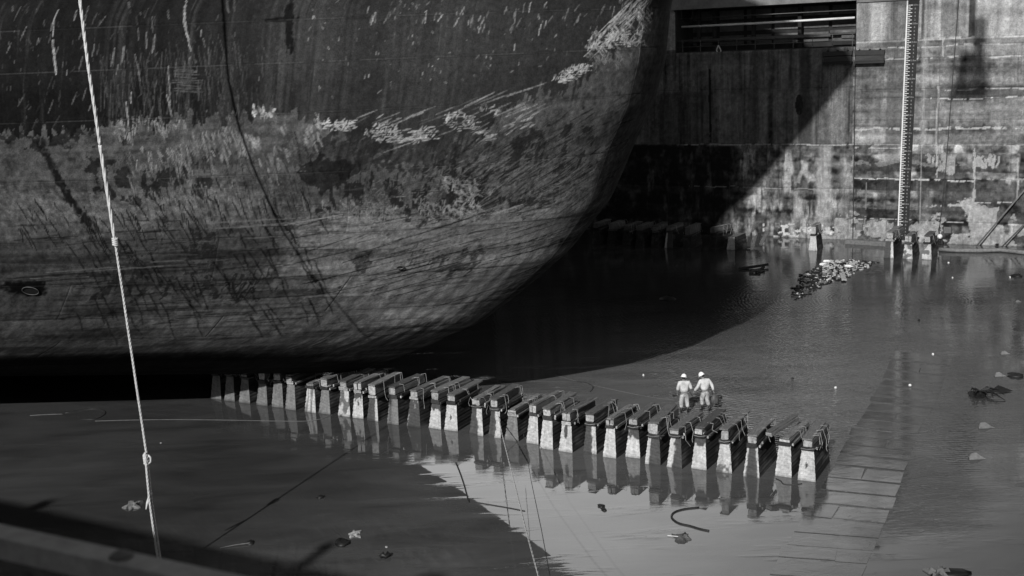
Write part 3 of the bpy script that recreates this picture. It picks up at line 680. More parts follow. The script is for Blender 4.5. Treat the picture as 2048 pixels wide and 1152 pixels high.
mk = inpoly(WX+(a2-.5), WZ+(a3-.5)*.8, [(8.7, 6.9), (11.0, 6.9), (10.8, 6.0), (9.0, 6.0)])&(fbm(WX*3, WZ*.9, 155) > .42); wal = np.where(mk, .27, wal)
# dark tear-shaped stain and rust drips
mk = (((WX+4.45)/.32)**2+((WZ-10.9)/.85)**2 < 1+.3*(a3-.5)); wal = np.where(mk, .022, wal)
mk = (abs(WX+4.45) < .05)&(WZ > 8.0)&(WZ < 10.4); wal = np.where(mk, .05, wal)
# pale lime lines along the joints
def wl(z, x0, x1, val=.38, th=.06, seed=160, wav=.25, a=.8):
    global wal
    zc = z+(fbm(WX*.5, WX*0, seed, 3)-.5)*wav
    mk = (abs(WZ-zc) < th*.8*(.1+1.7*fbm(WX*3.5, WX*0+z, seed+1)))&(WX > x0)&(WX < x1)&(fbm(WX*1.2, WX*0+z, seed+2)+.5*(a3-.5) > .40)
    wal = np.where(mk, wal*(1-a)+val*a, wal)
wl(15.75, 3.5, 20, .42, .10, 161); wl(15.2, 2.5, 20, .40, .06, 162); wl(14.3, 2.4, 20, .42, .07, 163); wl(11.9, 6.5, 20, .35, .07, 164); wl(11.25, 5.8, 20, .5, .05, 165)
wl(9.0, 0, 20, .40, .10, 166, .5); wl(7.7, -16, 20, .30, .05, 167); wl(7.45, 0, 3.9, .35, .06, 168); wl(5.0, 0, 9.2, .42, .07, 169); wl(5.15, 9.2, 20, .3, .05, 170); wl(2.9, 5, 9, .35, .12, 171, .5); wl(3.35, 9.4, 12.2, .38, .05, 172, .1)
wl(1.75, 0, 8.5, .40, .04, 173); wl(4.1, -14, 0, .22, .04, 174); wl(6.3, 0, 9, .16, .2, 175, .8)
def wvl(x, z0, z1, val=.36, th=.07, seed=180, a=.8):
    global wal
    mk = (abs(WX-x-(fbm(WZ*.7, WZ*0, seed, 2)-.5)*.15) < th*.8*(.1+1.7*fbm(WZ*3, WZ*0+x, seed+1)))&(WZ > z0)&(WZ < z1); wal = np.where(mk, wal*(1-a)+val*a, wal)
wvl(6.6, 14.3, 15.8, .42); wvl(6.35, 7.7, 12.2, .40, .09); wvl(6.4, 5.1, 7.7, .33); wvl(9.15, 3.4, 7.5, .36, .09); wvl(12.25, 3.4, 6.8, .34, .07); wvl(1.0, 2.5, 5.0, .2, .04); wvl(1.0, .2, 2.2, .22, .05); wvl(5.25, 0, 18.8, .30, .06, 181, .6); wvl(-1.75, 7.8, 12, .22, .05)
wvl(-12.05, 7.8, 14, .006, .10, 183, .9)
drip = ss(.62, .75, avf)*ss(.4, .7, av); wal = wal*(1-.45*drip*(WZ < 15.5))+.0
wal = np.clip(wal*(1+.5*(a3-.5))*(1+.5*(fbm(WX*9, WZ*5, 108, 3)-.5)), .012, .6)
whg = .5+.5*(a2-.5)+.5*(a3-.5)
WW = np.stack([wal, np.full(WX.shape, .05), np.clip(whg, 0, 1)], -1)
wall = empty('dock_wall', (W2[0], W2[1], 0), RZ, 'tall stained concrete wall across the far side of the dock with pale joint lines', 'wall')
# in wall frame: x along, y into the wall (away), z up
WV = np.stack([WX, .03*(.5-a2)+.0*WX, WZ], -1)
def iw(v): return int(round((v+34)/.075))
def iz(v): return min(len(wz)-1, int(round(v/.075)))
def panel(x0, x1, z0, z1):
    j0, j1, i0, i1 = iw(x0), iw(x1), iz(z0), iz(z1)
    V = WV[i0:i1+1, j0:j1+1].copy(); e = np.zeros(V.shape[:2]); e[0] = e[-1] = 1; e[:, 0] = e[:, -1] = 1
    V[..., 1] += e*.035+random.uniform(-.012, .012)
    me = grid_mesh('concrete_panel', V, WW[i0:i1+1, j0:j1+1]); return link('concrete_panel', me, M_wall, wall)
JW = .055
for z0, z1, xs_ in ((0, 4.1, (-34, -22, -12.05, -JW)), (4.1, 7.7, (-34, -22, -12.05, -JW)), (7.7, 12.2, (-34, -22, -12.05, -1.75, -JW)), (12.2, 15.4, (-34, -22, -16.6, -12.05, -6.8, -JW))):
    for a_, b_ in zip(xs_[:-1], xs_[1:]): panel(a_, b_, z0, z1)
panel(-34, -15.1, 15.4, WALL_TOP); mb = MB(); mb.box(-34, -15.2, .0, .3, WALL_TOP, 18.93); mb.build('filler_course', M_conc, wall)
for z0, z1, xs_ in ((0, 1.75, (JW, 1.0, 8.2, 26)), (1.75, 5.05, (JW, 1.0, 9.15, 26)), (5.05, 7.7, (JW, 6.4, 9.15, 12.25, 26)), (7.7, 9.6, (JW, 6.35, 26)), (9.6, 11.3, (JW, 6.35, 26)), (11.3, 12.0, (JW, 6.35, 26)), (12.0, 14.3, (JW, 6.35, 26)), (14.3, 15.2, (JW, 6.6, 26)), (15.2, 15.75, (JW, 6.6, 26)), (15.75, WALL_TOP, (JW, 26))):
    for a_, b_ in zip(xs_[:-1], xs_[1:]): panel(a_, b_, z0, z1)
mb = MB()
mb.box(-90, -34, -.02, 6, -.3, WALL_TOP); mb.box(26, 90, -.02, 6, -.3, WALL_TOP)
mb.box(-34, -.0, .08, 6, -.3, 15.38); mb.box(-34, -15.12, .081, 6, 15.38, WALL_TOP)
mb.box(-.0, 26, .082, 6, -.3, WALL_TOP-.01)
mb.build('wall_core', M_conc_dark, wall)
# coping along the top
for (a_, b_) in ((JW, 26),):
    n_ = int((b_-a_)/3.2)
    for k in range(n_):
        mb = MB(); mb.box(a_+(b_-a_)*k/n_+.02, a_+(b_-a_)*(k+1)/n_-.02, -.12, .9, WALL_TOP+.003, WALL_TOP+.3, jit=.004); mb.build('coping_stone', M_conc, wall)
# gallery opening in the left part
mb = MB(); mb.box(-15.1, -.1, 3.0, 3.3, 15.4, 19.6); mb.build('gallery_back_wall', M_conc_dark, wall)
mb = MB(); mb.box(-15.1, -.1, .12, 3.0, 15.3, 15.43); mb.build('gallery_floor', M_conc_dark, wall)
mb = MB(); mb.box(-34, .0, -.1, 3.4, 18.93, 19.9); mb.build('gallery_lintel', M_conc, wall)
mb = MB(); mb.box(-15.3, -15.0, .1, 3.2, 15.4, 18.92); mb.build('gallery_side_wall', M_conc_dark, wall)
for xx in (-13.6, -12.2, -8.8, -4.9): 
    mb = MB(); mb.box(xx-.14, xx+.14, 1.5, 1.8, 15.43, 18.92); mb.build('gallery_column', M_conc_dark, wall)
for k in range(6):
    for zb in (15.9, 17.0, 18.0):
        mb = MB(); mb.box(-14.6+k*2.4, -12.5+k*2.4, 2.9, 2.99, zb, zb+.75); mb.build('back_wall_panel', M_steelgrey, wall)
mb = MB(); mb.tube([(-14.7, .5, 17.52), (-8, .5, 17.54), (-.2, .5, 17.62)], .09, 8); mb.build('service_pipe', M_steelpale, wall, True)
mb = MB(); mb.tube([(-15, 1.2, 16.3), (-.2, 1.2, 16.35)], .16, 8); mb.build('service_pipe', M_steelgrey, wall, True)
mb = MB(); mb.tube([(-15, 1.1, 18.2), (-.2, 1.1, 18.25)], .05, 6); mb.build('service_pipe', M_steelgrey, wall, True)
mb = MB(); mb.tube([(-2.2, .9, 16.55), (-.2, .9, 16.55)], .2, 8); mb.build('service_pipe', M_steelgrey, wall, True)
mb = MB(); mb.box(-1.3, -.3, .8, 1.3, 15.9, 16.3); mb.build('valve_box', M_steelgrey, wall)
railg = empty('gallery_railing', wallw(-7.6, 15.43, .02), RZ, 'thin pale pipe railing along the dark gallery opening of the far wall', 'railing')
for z_, nm in ((.95, 'top_rail'), (.42, 'mid_rail')):
    mb = MB(); mb.tube([(-7.9, .2, z_), (7.5, .2, z_+.02)], .035, 6); mb.build(nm, M_steelgrey, railg, True)
for k in range(10):
    mb = MB(); mb.tube([(-6.9+k*1.58, .2, 0), (-6.9+k*1.58, .2, .95)], .03, 6); mb.build('post', M_steelgrey, railg)
mb = MB(); mb.tube(sp((-3.7, .05, .45), (-3.95, .0, -.1), (-3.75, .05, -.02)), .05, 5); mb.tube(sp((-3.7, .05, .45), (-3.4, .0, 0), (-3.5, .05, -.05)), .05, 5)
o = mb.build('rope_coil', M_rope_g); o.location = railg.location; o.rotation_euler = (0, 0, RZ); tag(o, 'short pale rope hung over the gallery railing of the far wall', 'rope')
mb = MB(); mb.tube([wallw(-14.5, 18.9, .15), wallw(-14.4, 18.0, .16), wallw(-14.0, 17.7, .16), wallw(-13.6, 17.9, .16), wallw(-13.4, 19.0, .15)], .02, 5)
o = mb.build('hanging_cable', M_wire_dark); tag(o, 'thin dark cable hanging in a loop at the left end of the gallery', 'cable')
# fenders
for (a_, b_, lb) in ((-2.45, -.18, 'dark timber fender left of the wall joint, beneath the gallery'), (.05, 2.32, 'dark timber fender right of the wall joint, beside the gauge stripe')):
    fe = empty('timber_fender', wallw((a_+b_)/2, 14.1, 0), RZ, lb, 'fender', 'timber fenders on the far wall'); w_ = (b_-a_)/2
    mb = MB(); mb.box(-w_, w_, -.42, .0, .62, .98, jit=.03); mb.build('upper_beam', M_timber_dark, fe)
    mb = MB(); mb.box(-w_+.05, w_-.05, -.34, .0, .18, .60, jit=.03); mb.build('lower_beam', M_timber_dark, fe)
    mb = MB(); mb.box(-w_, w_, -.5, .0, -.02, .16, jit=.01); mb.build('shelf', M_dark, fe)
    for k in (-.7, 0, .7):
        mb = MB(); mb.tube([(k*w_, -.47, 1.0), (k*w_, -.3, 1.04), (k*w_, -.02, 1.0)], .05, 6); mb.build('ring_bolt', M_dark, fe)
# draft gauge
gz0, gw0 = wallpt(1807, 470)[1], wallpt(1807, 470)[0]; gw1 = wallpt(1828, 0)[0]
gau = empty('depth_gauge', wallw(4.1, 0, 0), RZ, 'tall black depth gauge board with white ticks and numbers on the far wall', 'gauge')
def gx(z): return gw0-4.1+(gw1-gw0)*(z-gz0)/(18.72-gz0)
mb = MB(); v = [(gx(.2)-.38, -.10, .2), (gx(.2)+.38, -.10, .2), (gx(18.7)+.42, -.10, 18.7), (gx(18.7)-.42, -.10, 18.7)]
mb.add(v+[(x, -.03, z) for x, y, z in v], [(0, 1, 2, 3), (7, 6, 5, 4), (0, 4, 5, 1), (1, 5, 6, 2), (2, 6, 7, 3), (3, 7, 4, 0)]); mb.build('board', M_board, gau)
mb = MB(); mb.add([(gx(.2)-.46, -.13, .2), (gx(.2)-.37, -.13, .2), (gx(18.7)-.40, -.13, 18.7), (gx(18.7)-.50, -.13, 18.7)], [(0, 1, 2, 3)])
mb.box(-.6, -.5, -.03, -.02, .1, .2); mb.build('edge_strip', M_white, gau)
mb = MB(); ST = 1.39/10; z_ = 0.35; k = 0
zt = wallpt(1818, 10.5)[1]; kk = 0; num = []
while zt-kk*ST > .3:
    z_ = zt-kk*ST; L = .30 if kk % 2 == 0 else .16
    x_ = gx(z_)-.37; mb.box(x_, x_+L, -.135, -.101, z_-.022, z_+.022)
    if kk % 10 == 0: num.append((z_, '%d.0m' % (14-kk//10), True))
    elif kk % 2 == 0: num.append((z_, str(10-(kk % 10)), False))
    kk += 1
o = mb.build('tick_marks', M_white, gau); o['kind'] = 'stuff'
def text_mesh(s, size):
    c = bpy.data.curves.new('t', 'FONT'); c.body = s; c.size = size; c.align_x = 'CENTER'; c.align_y = 'CENTER'; c.resolution_u = 2; c.extrude = .008
    t = bpy.data.objects.new('t', c); COL.objects.link(t); bpy.context.view_layer.update()
    me = bpy.data.meshes.new_from_object(t.evaluated_get(bpy.context.evaluated_depsgraph_get())); bpy.data.objects.remove(t); bpy.data.curves.remove(c); return me
cache = {}
for z_, s_, big in num:
    if s_ not in cache: cache[s_] = text_mesh(s_, .20 if not big else .20); cache[s_].materials.append(M_fade)
    o = bpy.data.objects.new('numeral', cache[s_]); COL.objects.link(o); o.parent = gau; o.location = (gx(z_)+(.15 if not big else .13), -.112, z_); o.rotation_euler = (math.pi/2, 0, 0)
# small plates on the wall
for (x, y, s_, lb, inner) in ((1555, 450, 10, 'small pale plate with faint lettering on the far wall above the waterline debris', True), (1718, 454, 11, 'small blank pale square just right of the wall joint', False), (1895, 460, 12, 'small blank pale square on the wall beside the white float', False)):
    w_, z_ = wallpt(x, y); pl = empty('wall_plate', wallw(w_, z_, 0), RZ, lb, 'plate', 'small plates on the far wall'); h_ = s_/2/25.
    mb = MB(); mb.box(-h_*1.15, h_*1.15, -.03, .02, -h_, h_); mb.build('plate', M_stone, pl)
    mb = MB()
    for t in ((-h_*1.3, -h_*1.15, -h_*1.15, h_*1.15), (h_*1.15, h_*1.3, -h_*1.15, h_*1.15)): mb.box(t[0], t[1], -.04, .02, t[2], t[3])
    mb.build('frame', M_conc_dark, pl)
    if inner:
        me = text_mesh('14号', .2) if False else text_mesh('140', .22); me.materials.append(M_board); o = link('lettering', me, None, pl); o.location = (0, -.045, .02); o.rotation_euler = (math.pi/2, 0, 0)
# leaning pipes on the right wall
for (x0, y0, x1, y1, r_, lb) in ((1956, 492, 2075, 350, .06, 'upper of two pale pipes leaning diagonally against the far wall at right'), (2006, 495, 2085, 412, .055, 'lower and darker of two pipes leaning diagonally against the far wall at right')):
    a_ = wallpt(x0, y0); b_ = wallpt(x1, y1); mb = MB(); mb.tube([wallw(a_[0], max(a_[1], .05), .8), wallw(b_[0], b_[1], .15)], r_, 8)
    o = mb.build('leaning_pipe', M_stone if r_ > .057 else M_steelgrey, None, True); tag(o, lb, 'pipe', 'pipes leaning on the far wall')
# float on a line
w_, z_ = wallpt(1882, 471); fl = empty('mooring_float', wallw(w_, z_, .5), RZ, 'white round float hanging on a thin dark line by the far wall', 'float')
mb = MB(); mb.lump((0, 0, 0), .2, .2, .2, 3, 12, 8, 0); mb.build('ball', M_white, fl, True)
wt = wallpt(1920, -40); mb = MB(); mb.tube([(0, 0, .18), (-.06, .05, .5), ((wt[0]-w_)*.3, .2, 5), ((wt[0]-w_), .35, WALL_TOP+.3-z_)], .03, 5); mb.build('line', M_wire_dark, fl)
mb = MB(); mb.lump((.1, .1, -.5), .2, .2, .3, 3, 8, 5, .3); mb.build('weight', M_dark, fl)
mb = MB(); mb.tube([(-.06, .05, .2), (-.12, .1, .5), (-.06, .1, .8), (.03, .1, .6)], .04, 5); mb.build('knot', M_dark, fl)
# kerb beam and lying pipe at the wall foot
a_ = gp(1692, 487); b_ = gp(1800, 494)
mb = MB(); v0 = Vector(a_); d_ = (Vector(b_)-v0); L = d_.length; M_ = Matrix.Translation(v0) @ Matrix.Rotation(math.atan2(d_.y, d_.x), 4, 'Z')
mb.box(0, L, -.15, .2, -.02, .34, M_, .02); o = mb.build('kerb_beam', M_stone); tag(o, 'long pale beam lying at the foot of the far wall left of the three blocks', 'beam')
pts = [gp(x, y, .14) for x, y in ((1878, 499), (1915, 501), (1960, 501.5), (2000, 500), (2030, 503), (2070, 508))]
mb = MB(); mb.tube(pts, .16, 8); o = mb.build('ground_pipe', M_stone, None, True); tag(o, 'pale pipe lying along the foot of the far wall at right', 'pipe')
# light mast on the far quay (seen mirrored in the water) and quay behind the wall
mb = MB(); c_ = W2-N2*46; 
quay = MB(); 
q4 = [W2+R2*-90-N2*6, W2+R2*90-N2*6, W2+R2*90-N2*120, W2+R2*-90-N2*120]
quay.add([(p[0], p[1], WALL_TOP-.2) for p in q4], [(0, 1, 2, 3)]); o = quay.build('far_quay', M_conc); tag(o, kind='structure')
lm = empty('light_mast', wallw(-1.0, WALL_TOP-.2, -14), RZ, 'tall floodlight mast with three lamp clusters mirrored in the water at lower right', 'light mast')
mb = MB(); mb.tube([(0, 0, 0), (0, 0, 12)], [.25, .14], 8); mb.build('mast', M_steelgrey, lm)
for k, (x_, z_) in enumerate(((-1.3, 11.6), (.2, 13.0), (1.6, 11.8))):
    mb = MB(); mb.lump((x_, 0, z_), .75, .5, .7, k, 9, 6, .15); mb.build('lamp_cluster', M_dark, lm); 
mb = MB(); mb.box(-1.6, 1.8, -.08, .08, 11.4, 11.6); mb.build('crossarm', M_steelgrey, lm)

# ================================================================== KEEL BLOCKS
def wear_shade_block(kind, U, Zn, seed):
    """U 0..1 across the face, Zn 0..1 up; returns albedo"""
    n = fbm(U*3+seed, Zn*4+seed*.7, 200, 4); f = fbm(U*9+seed, Zn*14, 201, 3); v_ = fbm(U*6+seed, Zn*.8, 202, 3)
    pale = .40+.30*(f-.5)+.20*(v_-.5)+.12*(n-.5); dark = .055+.03*(f-.5)+.02*(v_-.5); e = (n-.5)*.5
    d = np.zeros(U.shape)
    if kind == 'dark_left': d = ss(.06, -.02, U-.55+e)
    elif kind == 'dark_right': d = ss(-.04, .04, U-.42+e)
    elif kind == 'dark_middle': d = ss(-.03, .03, .36-abs(U-.5)+e*.6)
    elif kind == 'dark_top': d = ss(-.02, .03, Zn-.68-e*1.2-.3*(abs(U-.5)))
    elif kind == 'tear': d = ss(.15, -.05, ((U-.45)/.17)**2+((Zn-.78)/.3)**2-1)
    elif kind == 'mottled': d = ss(.46, .54, n)*.85
    elif kind == 'dark': d = 1-.75*ss(.6, .7, n)
    elif kind == 'grey': d = np.full(U.shape, .72)+.2*(n-.5)
    elif kind == 'edge_left': d = ss(-.03, .03, U-.24+e*.3)
    elif kind == 'edge_right': d = ss(.03, -.03, U-.74+e*.3)
    elif kind == 'speck': d = ss(.2, -.05, ((U-.45)/.09)**2+((Zn-.5)/.09)**2-1)
    elif kind == 'streak': d = ss(.5, .6, v_)*.8
    elif kind == 'dim': d = np.full(U.shape, .78)+.3*(n-.5)  # blocks by the hull: its shade put into a greyer tone
    elif kind == 'wet': return np.clip(.02+.03*(f-.5)+.03*ss(.5, .7, n), .008, .2)  # far blocks in deep shade: that shade painted in as near black
    elif kind == 'side': return np.clip(.022+.05*ss(.55, .72, n)+.02*(f-.5), .008, .2)  # flanks away from the sun: their shade put into the tone
    elif kind == 'wet0': d = 1
    foot = ss(.10+.1*(n-.5), .0, Zn)*.5
    a = pale*(1-d)+dark*d; return np.clip(a*(1-foot), .012, .6)
def base_mesh(w, L, h, kind, seed, wt=.62, lt=.86, rough=.012):
    """tapered concrete stool: gridded faces, stained, shade painted on the flanks; rounded chipped edges"""
    nu, nw, nz = 14, 14, 24; V = []; Fc = []; A = []
    rs = np.random.RandomState(seed)
    def face(fn, nu, nz, al):
        o = len(V)
        for i in range(nz+1):
            for j in range(nu+1): V.append(fn(j/nu, i/nz)); A.append(al(j/nu, i/nz))
        for i in range(nz):
            for j in range(nu): Fc.append((o+i*(nu+1)+j, o+i*(nu+1)+j+1, o+(i+1)*(nu+1)+j+1, o+(i+1)*(nu+1)+j))
    def XY(u, v, z):          # u,v in -1..1
        k = z; x = u*w/2*(1-(1-wt)*k); y = L/2+v*L/2*(1-(1-lt)*k)
        # chipped arrises
        if abs(u) > .99 or abs(v) > .99:
            c = (math.sin(z*23+seed)*.5+math.sin(z*51+seed*2.1+u*3)*.5)*rough
            x -= c*(1 if u > 0 else -1)*(abs(u) > .99); y += c*(1 if v < 0 else -1)*(abs(v) > .99)
        return (x, y, z*h-.08*(z == 0))
    fa = lambda kd, s: (lambda u, z: float(wear_shade_block(kd, np.array([u]), np.array([z]), s)[0]))
    face(lambda u, z: XY(2*u-1, -1, z), nu, nz, fa(kind, seed*1.7))
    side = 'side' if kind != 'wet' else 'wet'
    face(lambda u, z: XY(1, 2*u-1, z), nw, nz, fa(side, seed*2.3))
    face(lambda u, z: XY(1-2*u, 1, z), 4, 5, fa('mottled', seed*.3))
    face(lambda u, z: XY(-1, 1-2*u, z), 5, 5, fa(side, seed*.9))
    face(lambda u, v: XY(2*u-1, 2*v-1, 1), 4, 6, lambda u, v: .10)
    me = bpy.data.meshes.new('concrete_base'); me.from_pydata(V, [], Fc); me.update()
    at = me.color_attributes.new('wear_shade', 'FLOAT_COLOR', 'POINT'); W_ = np.ones((len(V), 4), np.float32); W_[:, 0] = A; W_[:, 1] = .05
    W_[:, 2] = [.5+.5*((x_*37.7+y_*17.3+z_*29.1) % 1.0-.5)*0+.4*(a_-.2) for (x_, y_, z_), a_ in zip(V, A)]; at.data.foreach_set('color', W_.reshape(-1))
    return me
def beam(w, L, h, jit=.012, warp=.02, n=5):
    """a worn timber, slightly bowed, along +y from 0"""
    mb = MB(); rs = random; sections = []
    bx = rs.uniform(-warp, warp); bz = rs.uniform(-warp, warp)*.6; v = []
    for i in range(n+1):
        t = i/n; ox = bx*math.sin(t*math.pi); oz = bz*math.sin(t*math.pi); j = lambda: rs.uniform(-jit, jit)
        c = min(w, h)*.12
        for (x, z) in ((-w/2+c, 0), (w/2-c, 0), (w/2, c), (w/2, h-c), (w/2-c, h), (-w/2+c, h), (-w/2, h-c), (-w/2, c)):
            v.append((x+ox+j(), t*L+(j() if i in (0, n) else 0), z+oz+j()*.6))
    f = [(i*8+k, i*8+(k+1) % 8, (i+1)*8+(k+1) % 8, (i+1)*8+k) for i in range(n) for k in range(8)]
    f += [tuple(range(7, -1, -1)), tuple(n*8+k for k in range(8))]; mb.add(v, f); return mb
def put_beam(name, parent, w, L, h, x, y, z, mat, rz=0.0, rx=0.0, pale_end=True, ry=0.0):
    mb = beam(w, L, h); me = mb.mesh(name); me.materials.append(mat)
    if (mat is M_timber_dark and random.random() < .8) or (parent is not None and 'shade' in parent.get('label', '')): pale_end = False  # shaded blocks lose pale ends, so colour carries their shade
    if pale_end:
        me.materials.append(M_timber_end); me.polygons[len(me.polygons)-2].material_index = 1
    o = link(name, me, None, parent); o.location = (x, y, z); o.rotation_euler = (rx, ry, rz); return o
def keel_block(p, rz, w, L, ch, kind, seed, label, style='stack', top=1.68, group='keel blocks of the near row', dim=False, nwires=None, wt=.62):
    rs = random.Random(seed); st = random.getstate(); random.seed(seed*13+1)
    t = empty('keel_block', (p[0], p[1], 0), rz, label, 'keel block', group)
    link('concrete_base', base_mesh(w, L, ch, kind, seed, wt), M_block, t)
    y0 = L*(1-.86)/2*.9-.04; Lt = L*.93; tw = w*wt
    z = ch+.003; mt = M_timber; sd_ = M_timber_dark
    if style != 'bare':
        h0 = rs.choice((.12, .15, .17)); put_beam('cap_timber', t, tw*rs.uniform(.95, 1.12), Lt, h0, rs.uniform(-.03, .03), y0-.03, z, sd_, rs.uniform(-.02, .02)); z += h0+.012
        rest = top-.075-z
        if style == 'stack' or style == 'slant':
            put_beam('timber_beam', t, tw*rs.uniform(.72, .88), Lt*rs.uniform(.95, 1.02), max(.12, rest-.01), rs.uniform(-.04, .04), y0+rs.uniform(-.10, .05), z, mt, rs.uniform(-.06, .05), 0, True, rs.uniform(-.03, .03)); z += max(.12, rest-.01)+.012
            put_beam('top_plank', t, tw*rs.uniform(.84, .98), Lt*rs.uniform(.96, 1.05), .065, rs.uniform(-.03, .03), y0-.02+rs.uniform(-.06, .03), z+.006, mt, rs.uniform(-.05, .05), rs.uniform(-.004, .012), pale_end=False, ry=rs.uniform(-.05, .05))
        elif style == 'pair':
            for k in (-1, 1):
                put_beam('timber_beam', t, tw*.40, Lt*rs.uniform(.92, 1.04), max(.12, rest), k*tw*.22, y0+rs.uniform(-.06, .05), z, mt, rs.uniform(-.02, .03))
            z += max(.12, rest)+.012
            put_beam('top_plank', t, tw*.5, Lt*rs.uniform(.9, 1.0), .055, -tw*.1, y0, z, mt, rs.uniform(-.05, .05), pale_end=False)
            put_beam('top_plank', t, tw*.3, Lt*rs.uniform(.8, .95), .05, tw*.28, y0+.05, z, mt, rs.uniform(-.05, .02), pale_end=False)
        elif style == 'low':
            put_beam('top_plank', t, tw*.9, Lt, .09, 0, y0, z, mt, rs.uniform(-.03, .03)); z += .11
            put_beam('top_plank', t, tw*.55, Lt*.96, .05, tw*.1, y0+.03, z, mt, rs.uniform(-.03, .03), pale_end=False)
        # loose side boards wired to the right flank
        for k in range(rs.choice((1, 2))):
            put_beam('side_board', t, .07, Lt*rs.uniform(.7, .98), .10, tw/2+.06+.08*k, y0+rs.uniform(0, .25), ch-.02+.14*k, rs.choice((mt, sd_)), rs.uniform(-.02, .03), rs.uniform(-.03, .04))
        # packing wedges
        if rs.random() < .6:
            put_beam('wedge', t, tw*.7, .35, .07, 0, y0+.02, ch+h0+.0, M_timber_end if kind != 'wet' else M_timber_dark, rs.uniform(-.1, .1), rs.uniform(-.1, .1))
        nw_ = nwires if nwires is not None else rs.choice((3, 4, 5))
        for k in range(nw_):
            yy = y0+Lt*rs.uniform(.08, .98); xo = tw/2+.10
            zt_ = z+.06; dz = rs.uniform(.3, .75)
            mb = MB(); a = (tw*.2, yy, zt_+.01); b_ = (xo, yy+rs.uniform(-.08, .08), zt_+rs.uniform(-.02, .08)); c_ = (xo+rs.uniform(.02, .12), yy+rs.uniform(-.2, .15), zt_-dz*.6); d_ = (xo+rs.uniform(.02, .22), yy+rs.uniform(-.3, .2), zt_-dz)
            pts = [a, b_, lerp(b_, c_, .5), c_, d_]
            if rs.random() < .5: pts.append((d_[0]+rs.uniform(-.06, .1), d_[1]+rs.uniform(-.15, .15), d_[2]-.12))
            mb.tube(pts, rs.uniform(.006, .011), 4); mb.build('binding_wire', M_wire, t)
        if rs.random() < .45:
            mb = MB(); mb.tube([(-tw/2-.02, y0-.04, ch+h0*.6), (0, y0-.08, ch+h0*.5), (tw/2+.03, y0-.05, ch+h0*.8), (tw/2+.12, y0+.3, ch+.05)], .009, 4); mb.build('binding_wire', M_wire, t)
    random.setstate(st); return t
near = [  # photo x,y of front-bottom corners (left, right), stain, style, wording
 (1594.5, 960, 1631.5, 964, 'speck', 'stack', 'pale keel block with a small dark mark, at right end of row'),
 (1549, 952, 1584, 955, 'plain', 'low', 'plain pale keel block under a slanting beam, second from right end of row'),
 (1486, 953, 1519, 956.5, 'dark_middle', 'stack', 'keel block, broad dark stripe between pale edges, third from right end of row'),
 (1431.5, 943.5, 1464, 947, 'mottled', 'stack', 'mottled grey keel block with a wide top plank, fourth from right end of row'),
 (1382, 937, 1413.5, 940, 'dark_top', 'stack', 'pale keel block stained dark at its top, fifth from right end of row'),
 (1333, 934, 1364.5, 937.5, 'dark_right', 'stack', 'keel block half pale and half dark, sixth from right end of row'),
 (1289, 928, 1321.6, 931, 'edge_left', 'stack', 'dark keel block with a pale left edge, seventh from right end of row'),
 (1249.7, 914, 1281, 916.7, 'dark_top', 'pair', 'pale keel block, dark run below its top, eighth from right end of row'),
 (1205, 914, 1232.8, 916.7, 'plain', 'pair', 'clean pale keel block with a broad bare ledge, ninth from right end of row'),
 (1167, 905.7, 1192.4, 909, 'dark_left', 'stack', 'keel block dark left and pale right, tenth from right end of row'),
 (1117, 902, 1145, 905.7, 'tear', 'pair', 'pale keel block with a dark tear-shaped stain, eleventh from right end of row'),
 (1079, 896.6, 1106.5, 899.7, 'plain', 'stack', 'bright keel block before its narrow neighbour, twelfth from right end of row'),
 (1052.6, 885.4, 1076.6, 888.8, 'plain', 'pair', 'plain pale keel block tucked behind another, thirteenth from right end of row'),
 (1009.6, 879.7, 1036.7, 883.9, 'grey', 'low', 'grey keel block, one broad low timber, fourteenth from right end of row'),
 (976.8, 874, 1001.8, 877, 'dark_left', 'slant', 'keel block, dark left, tilted narrow timbers, fifteenth from right end of row'),
 (938.5, 869, 966.4, 872.7, 'dark_left', 'pair', 'keel block with a dark stripe beside a pale one, sixteenth from right end of row'),
 (889, 859.4, 915, 863, 'speck', 'stack', 'bright pale keel block with a small dark hole, seventeenth from right end of row'),
 (857, 855.5, 882.6, 858.9, 'dark_top', 'stack', 'pale keel block with a jagged dark top, eighteenth from right end of row'),
 (813, 851.6, 841.4, 855.5, 'dark', 'stack', 'dark mottled keel block, nineteenth from right end of row'),
 (773, 847.7, 798.4, 849.7, 'grey', 'stack', 'grey keel block the rope shadow touches, twentieth from right end of row'),
 (733.9, 840.6, 756.3, 843.2, 'edge_right', 'stack', 'grey keel block with a pale right edge, twenty-first from right end of row'),
 (704.7, 835.4, 726.8, 837.5, 'dark_top', 'pair', 'grey keel block with pale lower corner, twenty-second from right end of row'),
 (674.7, 831.5, 702, 833.6, 'mottled', 'stack', 'pale mottled keel block with a dark capping, twenty-third from right end of row'),
 (636.5, 826.3, 661.7, 829, 'grey', 'stack', 'mid grey keel block, twenty-fourth from right end of row'),
 (608.3, 823.7, 632.6, 825.8, 'streak', 'low', 'bright streaked keel block nearest the hull shade, twenty-fifth from right end of row'),
 (569.3, 818.5, 592.7, 820.3, 'grey', 'stack', 'grey keel block with a pale timber end, seventh from left end of near row'),
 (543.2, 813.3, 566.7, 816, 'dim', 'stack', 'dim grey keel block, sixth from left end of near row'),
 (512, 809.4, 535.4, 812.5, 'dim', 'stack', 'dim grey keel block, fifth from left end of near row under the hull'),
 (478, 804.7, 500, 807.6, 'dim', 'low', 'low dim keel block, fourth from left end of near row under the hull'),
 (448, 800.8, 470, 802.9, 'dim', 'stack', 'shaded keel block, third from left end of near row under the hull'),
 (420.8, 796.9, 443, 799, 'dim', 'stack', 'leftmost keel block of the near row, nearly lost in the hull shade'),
]
tops = {}
